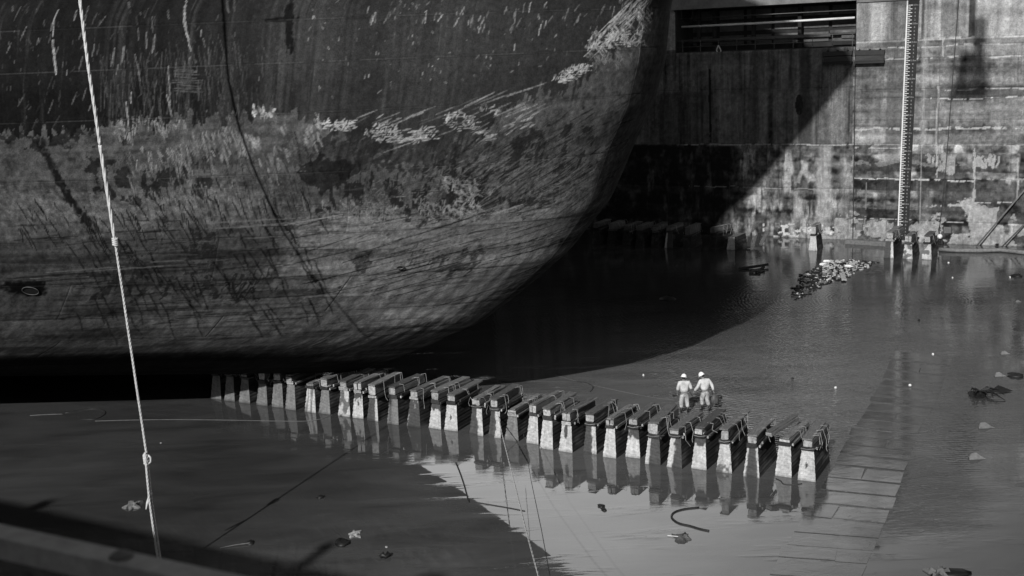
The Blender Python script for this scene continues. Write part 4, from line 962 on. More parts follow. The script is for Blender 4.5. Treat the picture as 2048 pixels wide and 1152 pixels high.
for i, (xa, ya, xb, yb, kind, style, lb) in enumerate(near):
    A = ground(xa, ya); B = ground(xb, yb); c = (A+B)/2
    w = float(np.linalg.norm(B-A)); w = min(max(w, .60), .74)
    L = [2.5, 2.5, 2.5, 2.7, 2.7, 2.6, 2.7][i % 7] if i < 19 else 2.45
    ch = [1.16, 1.2, 1.14, 1.12, 1.22, 1.18, 1.05][i % 7]
    # under the hull nothing may poke through the bottom
    topz = (1.62, 1.70, 1.66, 1.74, 1.69, 1.58, 1.71, 1.64)[i % 8] if i < 20 else 1.68
    keel_block(c, RZ+random.uniform(-.055, .055), w, L, ch, kind, 31+i, lb, style, topz, dim=i > 25, wt=[.66, .7, .64, .6, .68][i % 5])
# slanting loose beams
def loose(name, a, b, w, h, mat, label, cat, group=None, rollx=0):
    a = Vector(a); b = Vector(b); d = b-a; L = d.length
    e = empty(name, a, 0, label, cat, group)
    q = d.to_track_quat('Y', 'Z'); mb = beam(w, L, h); me = mb.mesh(name); me.materials.append(mat); me.materials.append(M_timber_end); me.polygons[len(me.polygons)-2].material_index = 1
    o = link('timber_beam', me, None, e); o.rotation_mode = 'QUATERNION'; o.rotation_quaternion = q
    mb = beam(w*.8, L*.97, .05); o = mb.build('top_plank', mat, e); o.rotation_mode = 'QUATERNION'; o.rotation_quaternion = q; o.location = q @ Vector((0, .03, h+.004))
    return e
loose('loose_beam', gp(1538, 872, 1.40), gp(1592, 838, 1.72), .30, .14, M_timber, 'long loose beam lying slanted across the second block from right end of row', 'beam')
a_ = gp(1497, 492, 0); 
for k in range(4):
    mb = beam(.28, 1.9, .14); o = mb.build('fallen_timber', M_timber if k % 2 else M_timber_dark); o.location = (a_[0]-.25+k*.33, a_[1]-1.3+.1*k, .03+.05*k); o.rotation_euler = (.28+.05*k, .3*(k % 2), -.25-.05*k)
    tag(o, ('widest fallen timber leaning beside the stub block near the far wall', 'pale fallen timber in the heap beside the stub block near the far wall', 'upright dark fallen timber at the back of the heap by the stub block', 'rightmost fallen timber of the heap by the stub block')[k], 'timber', 'fallen timbers beside the stub block')
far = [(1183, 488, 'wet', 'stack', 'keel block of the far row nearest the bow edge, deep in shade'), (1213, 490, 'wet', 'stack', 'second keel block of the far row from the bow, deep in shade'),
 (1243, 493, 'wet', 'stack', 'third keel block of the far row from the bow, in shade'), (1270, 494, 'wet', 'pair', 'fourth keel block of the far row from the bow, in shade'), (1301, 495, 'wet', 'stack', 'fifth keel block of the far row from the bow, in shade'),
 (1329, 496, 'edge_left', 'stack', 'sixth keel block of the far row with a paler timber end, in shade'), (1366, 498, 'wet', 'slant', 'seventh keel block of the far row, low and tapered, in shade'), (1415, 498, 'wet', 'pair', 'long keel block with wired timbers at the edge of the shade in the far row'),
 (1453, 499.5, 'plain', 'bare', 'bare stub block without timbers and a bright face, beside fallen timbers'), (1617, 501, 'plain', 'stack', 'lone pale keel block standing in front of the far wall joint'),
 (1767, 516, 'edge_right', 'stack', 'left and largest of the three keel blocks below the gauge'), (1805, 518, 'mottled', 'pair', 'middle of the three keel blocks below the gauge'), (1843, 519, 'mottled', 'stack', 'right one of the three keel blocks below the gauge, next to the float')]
for i, (x, y, kind, style, lb) in enumerate(far):
    A = ground(x, y); B = ground(x+17+(3 if i > 9 else 0), y+.8); c = (A+B)/2; w = float(np.linalg.norm(B-A))
    L = 2.7 if i != 9 else 2.0
    ch = [1.2, 1.15, 1.2, 1.2, 1.18, 1.25, 1.0, 1.2, 1.0, 1.15, 1.25, 1.1, 1.15][i]
    if i == 10: L = 3.2
    keel_block(c, RZ+(random.uniform(-.05, .05) if i != 7 else -.25), max(.62, min(w, .8)), L, ch, kind, 131+i, lb, style, 1.95 if i in (9, 10) else 1.75, 'keel blocks in front of the far wall', wt=.72 if i != 9 else .62)

# ================================================================== ROPES
def helix_rope(pts, R, r, turns_per_m, n_str, mat, name, parent, n=5, step=.05):
    P = [Vector(p) for p in pts]; seg = [(P[i+1]-P[i]).length for i in range(len(P)-1)]; L = sum(seg)
    N_ = int(L/step)
    def at(s):
        for i, l in enumerate(seg):
            if s <= l or i == len(seg)-1: return P[i].lerp(P[i+1], s/l), (P[i+1]-P[i]).normalized()
            s -= l
    for k in range(n_str):
        out = []
        for i in range(N_+1):
            s = L*i/N_; p, t = at(s); a = t.orthogonal().normalized(); b = t.cross(a)
            w = 2*math.pi*(s*turns_per_m+k/n_str); out.append(p+(a*math.cos(w)+b*math.sin(w))*R)
        mb = MB(); mb.tube(out, r, n); mb.build(name, mat, parent, True)
def at_depth(x, y, Y):
    d = ray(x, y); return CAM+d*(Y/d[1])
rope = empty('mooring_rope', tuple(at_depth(326, 1151, 36.9)), 0, 'long pale twisted rope hanging down in front of the hull at left, with knots', 'rope')
r0_ = np.array(rope.location)
_sa = ground(780, 848); _sn = np.array([math.cos(SUN_AZ), -math.sin(SUN_AZ), 0])
def RP(x, y, Y=0):
    d = ray(x, y); return tuple(CAM+d*(((_sa-CAM)@_sn)/(d@_sn))-r0_)
p_bot = RP(324, 1140, 36.95); p_k2 = RP(294, 915, 37.1); p_k1 = RP(230, 482, 37.25); p_t = RP(176, 128, 37.4); p_tt = RP(160, 0, 37.4)
dtop = np.array(p_tt)-np.array(p_t); p_up = tuple(np.array(p_tt)+dtop/np.linalg.norm(dtop)*26)
helix_rope([p_up, p_tt, p_t, RP(200, 290, 37.3)], .022, .031, 1.1, 3, M_rope, 'strand', rope, 5, .1)
helix_rope([RP(200, 290, 37.3), p_k1], .026, .034, .8, 3, M_rope, 'strand', rope, 5, .08)
helix_rope([p_k1, p_k2, RP(303, 1000, 37.0), p_bot], .019, .022, 2.6, 3, M_rope, 'strand', rope, 5, .035)
helix_rope([RP(290, 905, 37.1), RP(298.5, 1000, 37.0), RP(318.5, 1140, 36.95)], .019, .022, 2.6, 3, M_rope, 'splice_strand', rope, 5, .035)
mb = MB()
for k in range(4): mb.tube([tuple(np.array(p_k1)+np.array([.065*math.cos(a), .065*math.sin(a), -.12+.06*k+.02*math.sin(a*2)])) for a in [2*math.pi*i/12 for i in range(13)]], .034, 5, False)
mb.build('knot', M_rope, rope, True)
mb = MB()
for k in range(4): mb.tube([tuple(np.array(p_k2)+np.array([-.04+.055*math.cos(a), .07*math.sin(a), -.2+.09*k+.03*math.sin(a*2+k)])) for a in [2*math.pi*i/12 for i in range(13)]], .036, 5, False)
mb.tube([tuple(np.array(p_k2)+np.array(v)) for v in ((.04, 0, .08), (.11, 0, .0), (.10, .02, -.15), (.04, 0, -.2))], .032, 6)
mb.build('knot', M_rope, rope, True)
mb = MB(); e_ = np.array(RP(303, 1000, 37.0)); mb.tube([tuple(e_+np.array(v)) for v in ((0, 0, .25), (-.08, 0, .05), (-.14, 0, -.1), (-.2, 0, -.3))], [.06, .055, .05, .02], 5); mb.build('frayed_end', M_rope, rope)
thin = empty('thin_line', gp(1003, 835, 1.3), 0, 'thin pale two-tone line running from the block row down to the near quay', 'line'); t0 = np.array(thin.location)
P_ = [at_depth(995, 822, 50.5), at_depth(1004, 868, 47.0), at_depth(1030, 970, 38), at_depth(1052, 1060, 31), at_depth(1077, 1152, 25), at_depth(1100, 1270, 18)]
P_ = [tuple(p-t0) for p in P_]; helix_rope(P_, .012, .013, 1.0, 2, M_rope, 'pale_strand', thin, 4, .12)
mb = MB(); mb.tube(P_, .011, 4); mb.build('dark_core', M_wire_dark, thin)
P_ = [at_depth(1047, 868, 46.5), at_depth(1062, 960, 38), at_depth(1083, 1060, 30), at_depth(1100, 1152, 24), at_depth(1120, 1270, 17)]
mb = MB(); mb.tube([tuple(p) for p in P_], .012, 4); o = mb.build('thin_cable', M_wire_dark); tag(o, 'very thin dark cable just right of the pale two-tone line', 'cable')

# ================================================================== THINGS LYING ON THE FLOOR
def ground_line(name, pts, r_, mat, label, cat, z=.01, sub=4):
    P = [Vector(gp(x, y, z)) for x, y in pts]; out = []
    for i in range(len(P)-1):
        p0 = P[max(i-1, 0)]; p1 = P[i]; p2 = P[i+1]; p3 = P[min(i+2, len(P)-1)]
        for k in range(sub):
            t = k/sub; out.append(.5*((2*p1)+(-p0+p2)*t+(2*p0-5*p1+4*p2-p3)*t*t+(-p0+3*p1-3*p2+p3)*t**3))
    out.append(P[-1]); mb = MB(); mb.tube(out, r_, 6); o = mb.build(name, mat, None, True); return tag(o, label, cat)
ground_line('hose', [(1398, 1015), (1370, 1018), (1350, 1024), (1343, 1033), (1350, 1042), (1362, 1048), (1380, 1052), (1400, 1058), (1418, 1062)], .04, M_rubber, 'black hose curved in a half loop on the bright wet floor', 'hose')
ground_line('hose', [(1180, 784), (1186, 775), (1178, 768), (1150, 763), (1100, 762), (1050, 762), (1000, 764)], .03, M_rubber, 'dark cable curling behind the block row in the middle', 'cable')
ground_line('wire_rope', [(190, 842), (260, 840), (350, 839), (450, 840), (560, 842), (610, 842), (640, 838), (668, 828)], .008, M_conc, 'thin pale wire lying in a long arc on the floor at left', 'wire')
ground_line('hose', [(160, 838), (190, 838), (210, 828), (205, 820), (180, 818), (130, 826)], .022, M_rubber, 'thin dark hose loop near the hull shade at left', 'hose')
ground_line('wire_rope', [(60, 831), (90, 829), (125, 828)], .009, M_conc, 'short pale wire at the far left beside the hose loop', 'wire')
ground_line('wire_rope', [(1110, 750), (1160, 764), (1230, 780), (1300, 794), (1350, 800)], .005, M_conc, 'thin pale line running across the wet floor behind the blocks', 'line')
ground_line('wire_rope', [(1430, 795), (1480, 800), (1520, 805), (1545, 810)], .006, M_conc, 'faint pale line to the right of the two workers', 'line')
ground_line('rope_length', [(1552, 957), (1562, 962), (1568, 968), (1590, 969), (1604, 967)], .02, M_wire_dark, 'dark cord lying in front of the second block from right end of row', 'cord')
ground_line('rope_length', [(912, 925), (922, 950), (930, 975), (938, 1005)], .03, M_rubber, 'dark wavy cord on the bright water before the row', 'cord')
ground_line('cable_tray', [(950, 1004), (985, 1010), (1020, 1016), (1050, 1022)], .02, M_wire_dark, 'dark submerged wire on the bright water left of the thin line', 'wire')
def rubbish(name, x, y, sx, sy, sz, mat, label, cat, seed, rz=0.0, jit=.3, group=None, n=8, m_=5):
    p = gp(x, y); mb = MB(); mb.lump((0, 0, sz*.35), sx, sy, sz, seed, n, m_, jit); o = mb.build(name, mat, None, jit < .35); o.location = (p[0], p[1], 0); o.rotation_euler = (0, 0, rz)
    return tag(o, label, cat, group)
def sheet(name, x, y, w, d, hgt_, mat, label, cat, seed, n=7):
    """crumpled sheet or bag with thickness"""
    rs = random.Random(seed); p = gp(x, y); mb = MB(); top = []; 
    for i in range(n):
        for j in range(n):
            u, v = i/(n-1)-.5, j/(n-1)-.5; k = 1-.5*(u*u+v*v)*2
            q_ = .75+.35*math.sin(5*math.atan2(v, u+1e-6)+seed); top.append((u*w*q_+rs.uniform(-.07, .07)*w, v*d*q_+rs.uniform(-.07, .07)*d, .03+hgt_*max(0, k+rs.uniform(-.6, .4))*(1 if 0 < i < n-1 and 0 < j < n-1 else .1)))
    bot = [(x_, y_, -.02) for x_, y_, z_ in top]; nn_ = n*n
    f = [(i*n+j, (i+1)*n+j, (i+1)*n+j+1, i*n+j+1) for i in range(n-1) for j in range(n-1)]
    f2 = [tuple(q+nn_ for q in reversed(t)) for t in f]; per = [i*n for i in range(n)]+[(n-1)*n+j for j in range(1, n)]+[i*n+n-1 for i in range(n-2, -1, -1)]+[j for j in range(n-2, 0, -1)]
    f3 = [(per[k], per[(k+1) % len(per)], per[(k+1) % len(per)]+nn_, per[k]+nn_) for k in range(len(per))]
    mb.add(top+bot, f+f2+f3); o = mb.build(name, mat); o.location = (p[0], p[1], 0); return tag(o, label, cat)
sheet('plastic_bag', 266, 1013, .62, .9, .08, M_stone, 'crumpled grey plastic sheet on the floor left of the hanging rope knots', 'plastic sheet', 3)
sheet('plastic_bag', 709, 1069, .42, .62, .05, M_trash, 'small bright white bag on the floor at lower left of centre', 'bag', 5)
sheet('plastic_bag', 1880, 1150, .7, .8, .16, M_stone, 'crumpled pale tarpaulin lump at the bottom right edge', 'tarpaulin', 8, 8)
rubbish('dark_rag', 1898, 1150, .6, .3, .12, M_trash_d, 'dark wet rag under the crumpled tarpaulin at the bottom right', 'rag', 4)
sheet('weed_clump', 1364, 1077, .55, .65, .10, M_bag, 'dark crumpled clump with a thin white stick on the bright floor', 'clump', 9)
mb = MB(); mb.tube([gp(1335, 1071, .03), gp(1357, 1073, .05)], .012, 5); o = mb.build('white_stick', M_white); tag(o, 'thin white stick poking left from the dark clump', 'stick')
mb = MB(); mb.tube([gp(440, 1096, .02), gp(470, 1090, .04), gp(500, 1086, .05)], [.012, .02, .025], 6); o = mb.build('pale_stick', M_stone); tag(o, 'pale broken stick on the floor near the shadow line at lower left', 'stick')
for (x, y, s_, lb) in ((500, 1086, .16, 'small dark chunk at the end of the pale stick'), (332-10, 886, .05, 'tiny white pebble right of the rope'), (641, 995, .16, 'short dark stick standing in the mud at centre left'), (683, 1087, .25, 'dark ragged stick beside the small white bag'), (773, 1097-3, .05, 'tiny white scrap above the black wavy rag'), (1208, 1020, .1, 'little dark scrap on the bright reflection'), (1203, 1013, .13, 'small dark scrap left of centre on the bright reflection')):
    rubbish('scrap', x, y, s_*.9, s_*1.3, s_*.4, M_trash if 'tiny white' in lb else M_trash_d, lb, 'scrap', int(x), .4)
mb = MB(); mb.tube([gp(760, 1114, .04), gp(766, 1109, .1), gp(771, 1114, .05), gp(776, 1108, .1), gp(781, 1111, .04)], [.06, .1, .06, .1, .04], 6); o = mb.build('black_rag', M_trash_d, None, True); tag(o, 'black wavy rag on the floor at the bottom left of centre', 'rag')
for (x, y, s_, lb) in ((2036, 604, 0, 'farthest of the pale pointed stones near the right edge'), (2009, 708, .26, 'pale stone second from the front among the small ones at right, cut by dark shade'), (1998, 752, .30, 'pale pointed stone right of the branch heap'), (1969, 855, .36, 'pale pointed stone in the middle of the dark water at right'), (1951, 917, .36, 'nearest pale pointed stone on the dark water at right')):
    s_ = (s_ or .2)*.8
    p = gp(x, y); mb = MB(); mb.add([(-s_, -.5*s_, -.02), (1.5*s_, -.4*s_, -.02), (1.1*s_, .6*s_, -.02), (-.8*s_, .7*s_, -.02), (-.6*s_, 0, .75*s_), (.1*s_, .1*s_, .8*s_), (-.9*s_, -.1*s_, .3*s_), (.7*s_, -.1*s_, .35*s_)],
        [(0, 1, 7), (0, 7, 5), (0, 5, 4), (0, 4, 6), (1, 2, 7), (2, 5, 7), (2, 3, 5), (3, 4, 5), (3, 6, 4), (3, 0, 6), (3, 2, 1, 0)]); o = mb.build('stone', M_stone); o.location = (p[0], p[1], 0); tag(o, lb, 'stone', 'pale stones in the water at right')
br = empty('branch_heap', gp(1960, 788), 0, 'dark tangled branch heap lying in the water at right', 'branches')
rs = random.Random(9)
for k in range(15):
    a = rs.uniform(-2.6, .6); l = rs.uniform(.3, 1.2); mb = MB(); e = (math.cos(a)*l*1.1, math.sin(a)*l*1.3, rs.uniform(0, .35)); mb.tube([(0, 0, .1), (e[0]*.5+rs.uniform(-.2, .2), e[1]*.5+rs.uniform(-.2, .2), .2+e[2]*.5), e], [.06, .04, .012], 5); mb.build('branch', M_trash_d, br)
mb = MB(); mb.lump((-.2, -.2, .05), .35, .5, .13, 4, 9, 5, .4); mb.build('leaf_clump', M_trash_d, br)
mb = MB(); mb.add([(.5, .2, .04), (1.1, .7, .18), (1.6, .2, .03), (1.0, -.1, .03), (.9, .3, .1)], [(0, 1, 4), (1, 2, 4), (2, 3, 4), (3, 0, 4), (0, 3, 2, 1)]); mb.build('torn_sheet', M_trash_d, br)
for (x, y, lb) in ((1287, 751, 'tiny white ball on the wet floor between shade edge and block row'), (1585, 758, 'little dark and white scrap right of the workers'), (1671, 776, 'small white scrap far right of the workers'), (1866, 709, 'small white scrap lying on the faint slabs at right'), (1838, 641, 'little dark bottle with a pale spot near the litter patch'), (1897, 526, 'white round scrap in front of the float'), (1905, 556, 'tiny white crumb on the water below the float'), (1820, 771, 'thin white sliver on the submerged slabs'), (2020, 555, 'tiny white crumb near the right edge in the far water')):
    rubbish('scrap', x, y, .07 if 'tiny' not in lb else .05, .07, .06, M_trash_d if 'dark' in lb else M_white, lb, 'scrap', int(x)+1, 0, .2)
for (x, y, w_, lb) in ((2030, 752, .35, 'low dark lump at the right edge level with the stone'), (2033, 552, .35, 'dark lump at the right edge in the far water'), (1335, 600-2, .5, 'faint dark lump floating in the ship shade')):
    rubbish('dark_lump', x, y, w_, w_*1.2, .1, M_trash_d, lb, 'lump', int(x)+2)
# floating timbers in the shade
for k, (x0, y0, x1, y1, w_, lb) in enumerate(((1478, 540, 1536, 531, .22, 'long dark floating timber at the edge of the ship shade'), (1500, 547, 1520, 541, .2, 'short pale-ended timber below the long floating one'), (1512, 547, 1528, 536, .16, 'crooked dark floating branch crossing the long timber'))):
    a = Vector(gp(x0, y0, -.02)); b = Vector(gp(x1, y1, .12)); d = b-a; mb = beam(w_, d.length, .16); o = mb.build('floating_timber', M_timber_dark if k != 1 else M_timber); o.location = a; o.rotation_mode = 'QUATERNION'; o.rotation_quaternion = d.to_track_quat('Y', 'Z'); tag(o, lb, 'timber', 'timbers afloat beside the ship shade')
# litter patch
lp = [(1600, 550), (1640, 530), (1700, 520), (1762, 523), (1718, 541), (1692, 558), (1655, 568), (1622, 588), (1592, 600), (1580, 592)]
rs = random.Random(21)
def litter(n, poly, size, mat, name, label, flat=.35, el=(1, 3), thr=0):
    mb = MB(); c = 0; xs = [p[0] for p in poly]; ys = [p[1] for p in poly]
    while c < n:
        x = rs.uniform(min(xs), max(xs)); y = rs.uniform(min(ys), max(ys))
        if not inpoly(np.array([x]), np.array([y]), poly)[0]: continue
        if thr and fbm(np.array([x/14.]), np.array([y/9.]), 77)[0] < thr: continue
        s_ = rs.uniform(*size); p = gp(x, y); a = rs.uniform(0, math.pi); l = rs.uniform(*el)
        if rs.random() < .5:
            M_ = Matrix.Translation((p[0], p[1], .03)) @ Matrix.Rotation(a, 4, 'Z') @ Matrix.Rotation(rs.uniform(-.3, .3), 4, 'X')
            mb.box(-s_*l*.5, s_*l*.5, -s_*.5, s_*.5, -.02, s_*flat, M_, s_*.08)
        else: mb.lump((p[0], p[1], .02), s_*.6*l**.5, s_*.7, s_*flat*1.2, c, 6, 4, .3)
        c += 1
    o = mb.build(name, mat); tag(o, label, 'litter', None, 'stuff'); return o
litter(420, lp, (.05, .2), M_trash_d, 'wet_litter', 'dark wet litter raft floating right of the ship shade', .12, (1, 3), .34)
lp2 = [(1640, 533), (1645, 524), (1700, 519), (1745, 525), (1738, 535), (1712, 546), (1690, 556), (1660, 564), (1642, 562), (1650, 548)]
litter(230, lp2, (.035, .12), M_trash, 'pale_litter', 'pale litter scattered over the dark litter raft', .5, (1, 3), .36)
litter(60, lp, (.025, .09), M_trash, 'pale_scraps', 'sparser pale scraps trailing to the lower left of the litter raft', .5)
for k, (x0, y0, x1, y1, lb) in enumerate(((1686, 561, 1681, 547, 'left one of two short pale boards on the litter raft'), (1691, 561, 1687, 546, 'right one of two short pale boards on the litter raft'), (1671, 556, 1678, 537, 'narrow stick lying across the litter raft'))):
    a = Vector(gp(x0, y0, .1)); b = Vector(gp(x1, y1, .14)); d = b-a; mb = beam(.17 if k < 2 else .06, d.length, .06); o = mb.build('loose_board', M_timber_end if k < 2 else M_timber); o.location = a; o.rotation_mode = 'QUATERNION'; o.rotation_quaternion = d.to_track_quat('Y', 'Z'); tag(o, lb, 'board')
for k, (x, y, lb) in enumerate(((1654, 525, 'white oblong bottle at the top left of the litter raft'), (1613, 552, 'white oblong bottle alone on the dark left part of the litter raft'), (1697, 535, 'largest bright lump in the middle of the litter raft'), (1646, 531, 'white flattened bottle near the left edge of the pale litter'))):
    p = gp(x, y); mb = MB(); a = .2; mb.tube([(-.28, 0, .06), (-.2, 0, .08), (.12, 0, .08), (.2, 0, .07), (.3, 0, .06)], [.05, .1, .1, .05, .04], 8); o = mb.build('plastic_bottle', M_white, None, True); o.location = (p[0], p[1], .02); o.rotation_euler = (0, 0, (-.1, .15, -.5, .25)[k]); tag(o, lb, 'bottle', 'bottles on the litter raft')

# ================================================================== PEOPLE
def skin_mesh(name, joints, edges, mat, parent, sub=2, root=0):
    me = bpy.data.meshes.new(name); me.from_pydata([j[0] for j in joints], edges, []); o = bpy.data.objects.new(name, me); COL.objects.link(o)
    sk = o.modifiers.new('s', 'SKIN'); sk.use_smooth_shade = True
    for i, j in enumerate(joints):
        r_ = j[1] if isinstance(j[1], tuple) else (j[1], j[1]); me.skin_vertices[0].data[i].radius = r_; me.skin_vertices[0].data[i].use_root = (i == root)
    sb = o.modifiers.new('u', 'SUBSURF'); sb.levels = sub; sb.render_levels = sub
    bpy.context.view_layer.update(); m2 = bpy.data.meshes.new_from_object(o.evaluated_get(bpy.context.evaluated_depsgraph_get())); bpy.data.objects.remove(o)
    m2.materials.clear(); m2.materials.append(mat); m2.name = name; return link(name, m2, mat, parent, True)
def hand(name, wrist, dirv, side, mat, parent, curl=.5):
    """palm with four bent fingers and a thumb; dirv down the forearm"""
    w = Vector(wrist); d = Vector(dirv).normalized(); s = Vector(side).normalized(); f = d.cross(s).normalized()
    J = [(w, (.028, .02)), (w+d*.05, (.038, .018)), (w+d*.085, (.038, .016))]; E = [(0, 1), (1, 2)]
    for k, (off, l) in enumerate(((-.030, .07), (-.010, .08), (.011, .075), (.031, .06))):
        b = w+d*.085+s*off; a1 = b+(d*math.cos(curl)+f*math.sin(curl))*l*.45; a2 = a1+(d*math.cos(curl*2.2)+f*math.sin(curl*2.2))*l*.35; a3 = a2+(d*math.cos(curl*3)+f*math.sin(curl*3))*l*.25
        i = len(J); J += [(b, .0095), (a1, .0088), (a2, .008), (a3, .0065)]; E += [(2, i), (i, i+1), (i+1, i+2), (i+2, i+3)]
    i = len(J); t0_ = w+d*.03-s*.032; J += [(t0_, .012), (t0_-s*.022+d*.03+f*.012, .0105), (t0_-s*.026+d*.055+f*.028, .009)]; E += [(1, i), (i, i+1), (i+1, i+2)]
    return J, E
def person(loc, rz, pose, label):
    p = empty('person', loc, rz, label, 'person', 'two workers on the wet floor')
    V = Vector
    hip = V(pose['hip']); chest = V(pose['chest']); neck = V(pose['neck']); head = V(pose['head'])
    J = [(hip, (.145, .105)), (hip.lerp(chest, .5), (.135, .10)), (chest, (.165, .11)), (neck, (.055, .055)), (head-V((0, 0, .03)), (.06, .065))]; E = [(0, 1), (1, 2), (2, 3), (3, 4)]
    for sd_ in ('L', 'R'):
        sh, el, wr = [V(c) for c in pose['arm'+sd_]]; i = len(J); J += [(sh, .055), (el, .04), (wr, .026)]; E += [(2, i), (i, i+1), (i+1, i+2)]
        dv = (wr-el).normalized(); side = V((0, 1, 0)) if abs(dv.y) < .8 else V((1, 0, 0)); side = (side-dv*side.dot(dv)).normalized()
        hj, he = hand('', wr, dv, side, None, None, .75 if pose.get('grip') else .4); b0 = len(J); J += [(v, r_) for v, r_ in hj]; E += [(a+b0, b+b0) for a, b in he]; E.append((i+2, b0))
        a, k, f, t = [V(c) for c in pose['leg'+sd_]]; i = len(J); J += [(a, .085), (k, .055), (f, .038), (t, .035)]; E += [(0, i), (i, i+1), (i+1, i+2), (i+2, i+3)]
    skin_mesh('body', J, E, M_skin, p, 1)
    # head with features
    mb = MB(); me = bpy.data.meshes.new('head'); bm = bmesh.new(); bmesh.ops.create_uvsphere(bm, u_segments=20, v_segments=14, radius=.105)
    for v in bm.verts:
        v.co.x *= .80; v.co.y *= .98; v.co.z *= 1.16
        if v.co.z < -.02: v.co.x *= 1-.25*min(1, (-v.co.z-.02)/.1); v.co.y += .012*(-v.co.z)/.1
        if v.co.y > .085 and abs(v.co.x) < .022 and -.05 < v.co.z < .02: v.co.y += .022
        if v.co.y > .07 and .0 < v.co.z < .03 and .02 < abs(v.co.x) < .05: v.co.y -= .008
    hz = pose.get('turn', 0); M_ = Matrix.Translation(head) @ Matrix.Rotation(hz, 4, 'Z') @ Matrix.Rotation(-pose.get('nod', .25), 4, 'X'); bm.transform(M_); bm.to_mesh(me); bm.free(); link('head', me, M_skin, p, True)
    for s in (-1, 1):
        mb = MB(); mb.lump((s*.086, -.005, -.005), .012, .024, .034, 2, 8, 5, 0); mb.v = [tuple(M_ @ V(c)) for c in mb.v]; mb.build('ear', M_skin, p, True)
        mb = MB(); mb.lump((s*.032, .093, .012), .011, .006, .007, 2, 6, 4, 0); mb.v = [tuple(M_ @ V(c)) for c in mb.v]; mb.build('eye', M_hair, p, True)
    mb = MB(); mb.lump((0, .098, -.062), .022, .007, .006, 2, 8, 4, 0); mb.v = [tuple(M_ @ V(c)) for c in mb.v]; mb.build('mouth', M_hair, p, True)
    mb = MB(); mb.lump((0, -.022, .02), .089, .094, .105, 2, 14, 9, .03); mb.v = [tuple(M_ @ V(c)) for c in mb.v]; mb.build('hair', M_hair, p, True)
    # hard hat: dome, brim and ridge
    bm = bmesh.new(); me = bpy.data.meshes.new('hard_hat'); n = 20; rings = [(0, .135), (.03, .135), (.07, .125), (.11, .10), (.14, .06), (.155, .015)]
    vs_ = []
    brim = [bm.verts.new((math.cos(2*math.pi*k/n)*.150, math.sin(2*math.pi*k/n)*(.175 if math.sin(2*math.pi*k/n) > 0 else .155), -.012)) for k in range(n)]
    brim2 = [bm.verts.new((math.cos(2*math.pi*k/n)*.146, math.sin(2*math.pi*k/n)*(.171 if math.sin(2*math.pi*k/n) > 0 else .151), .0)) for k in range(n)]
    prev = brim2
    for k in range(n): bm.faces.new((brim[k], brim[(k+1) % n], brim2[(k+1) % n], brim2[k]))
    for z_, r_ in rings:
        cur = [bm.verts.new((math.cos(2*math.pi*k/n)*r_*.88, math.sin(2*math.pi*k/n)*r_, z_+(.012 if abs(math.cos(2*math.pi*k/n)) < .25 and z_ > .02 else 0))) for k in range(n)]
        for k in range(n): bm.faces.new((prev[k], prev[(k+1) % n], cur[(k+1) % n], cur[k]))
        prev = cur
    bm.faces.new(prev); bm.faces.new(brim[::-1])
    bm.transform(Matrix.Translation(head) @ Matrix.Rotation(hz, 4, 'Z') @ Matrix.Rotation(-pose.get('nod', .25), 4, 'X') @ Matrix.Translation((0, .0, .045))); bm.to_mesh(me); bm.free(); link('hard_hat', me, M_hat, p, True)
    # shirt
    low = hip.lerp(chest, .12)
    J = [(low-V((0, 0, .04)), (.205, .155)), (low.lerp(chest, .5), (.205, .155)), (chest, (.225, .15)), (chest.lerp(neck, .6), (.10, .09))]; E = [(0, 1), (1, 2), (2, 3)]
    for sd_ in ('L', 'R'):
        sh, el, wr = [V(c) for c in pose['arm'+sd_]]; fr = pose.get('sleeve', .9); i = len(J); J += [(sh, .088), (el, .080), (el.lerp(wr, fr), .056)]; E += [(2, i), (i, i+1), (i+1, i+2)]
    skin_mesh('shirt', J, E, M_shirt, p, 2)
    # trousers
    J = [(hip+V((0, 0, .06)), (.165, .125)), (hip-V((0, 0, .03)), (.195, .15))]; E = [(0, 1)]
    for sd_ in ('L', 'R'):
        a, k, f, t = [V(c) for c in pose['leg'+sd_]]; i = len(J); J += [(a-V((0, 0, .02)), .128), (k, .098), (k.lerp(f, .6), .080)]; E += [(1, i), (i, i+1), (i+1, i+2)]
    skin_mesh('trousers', J, E, M_trous, p, 2)
    for sd_ in ('L', 'R'):
        a, k, f, t = [V(c) for c in pose['leg'+sd_]]; skin_mesh('boot', [(k.lerp(f, .55), .068), (f, .055), (f+(t-f)*.3-V((0, 0, .03)), .05), (t, (.045, .04))], [(0, 1), (1, 2), (2, 3)], M_boot, p, 1)
    # shirt collar and belt band
    mb = MB(); mb.tube([tuple(neck+V((.068*math.cos(a), .066*math.sin(a), -.02))) for a in [2*math.pi*i/14 for i in range(15)]], .016, 5, False); mb.build('collar', M_shirt, p, True)
    return p
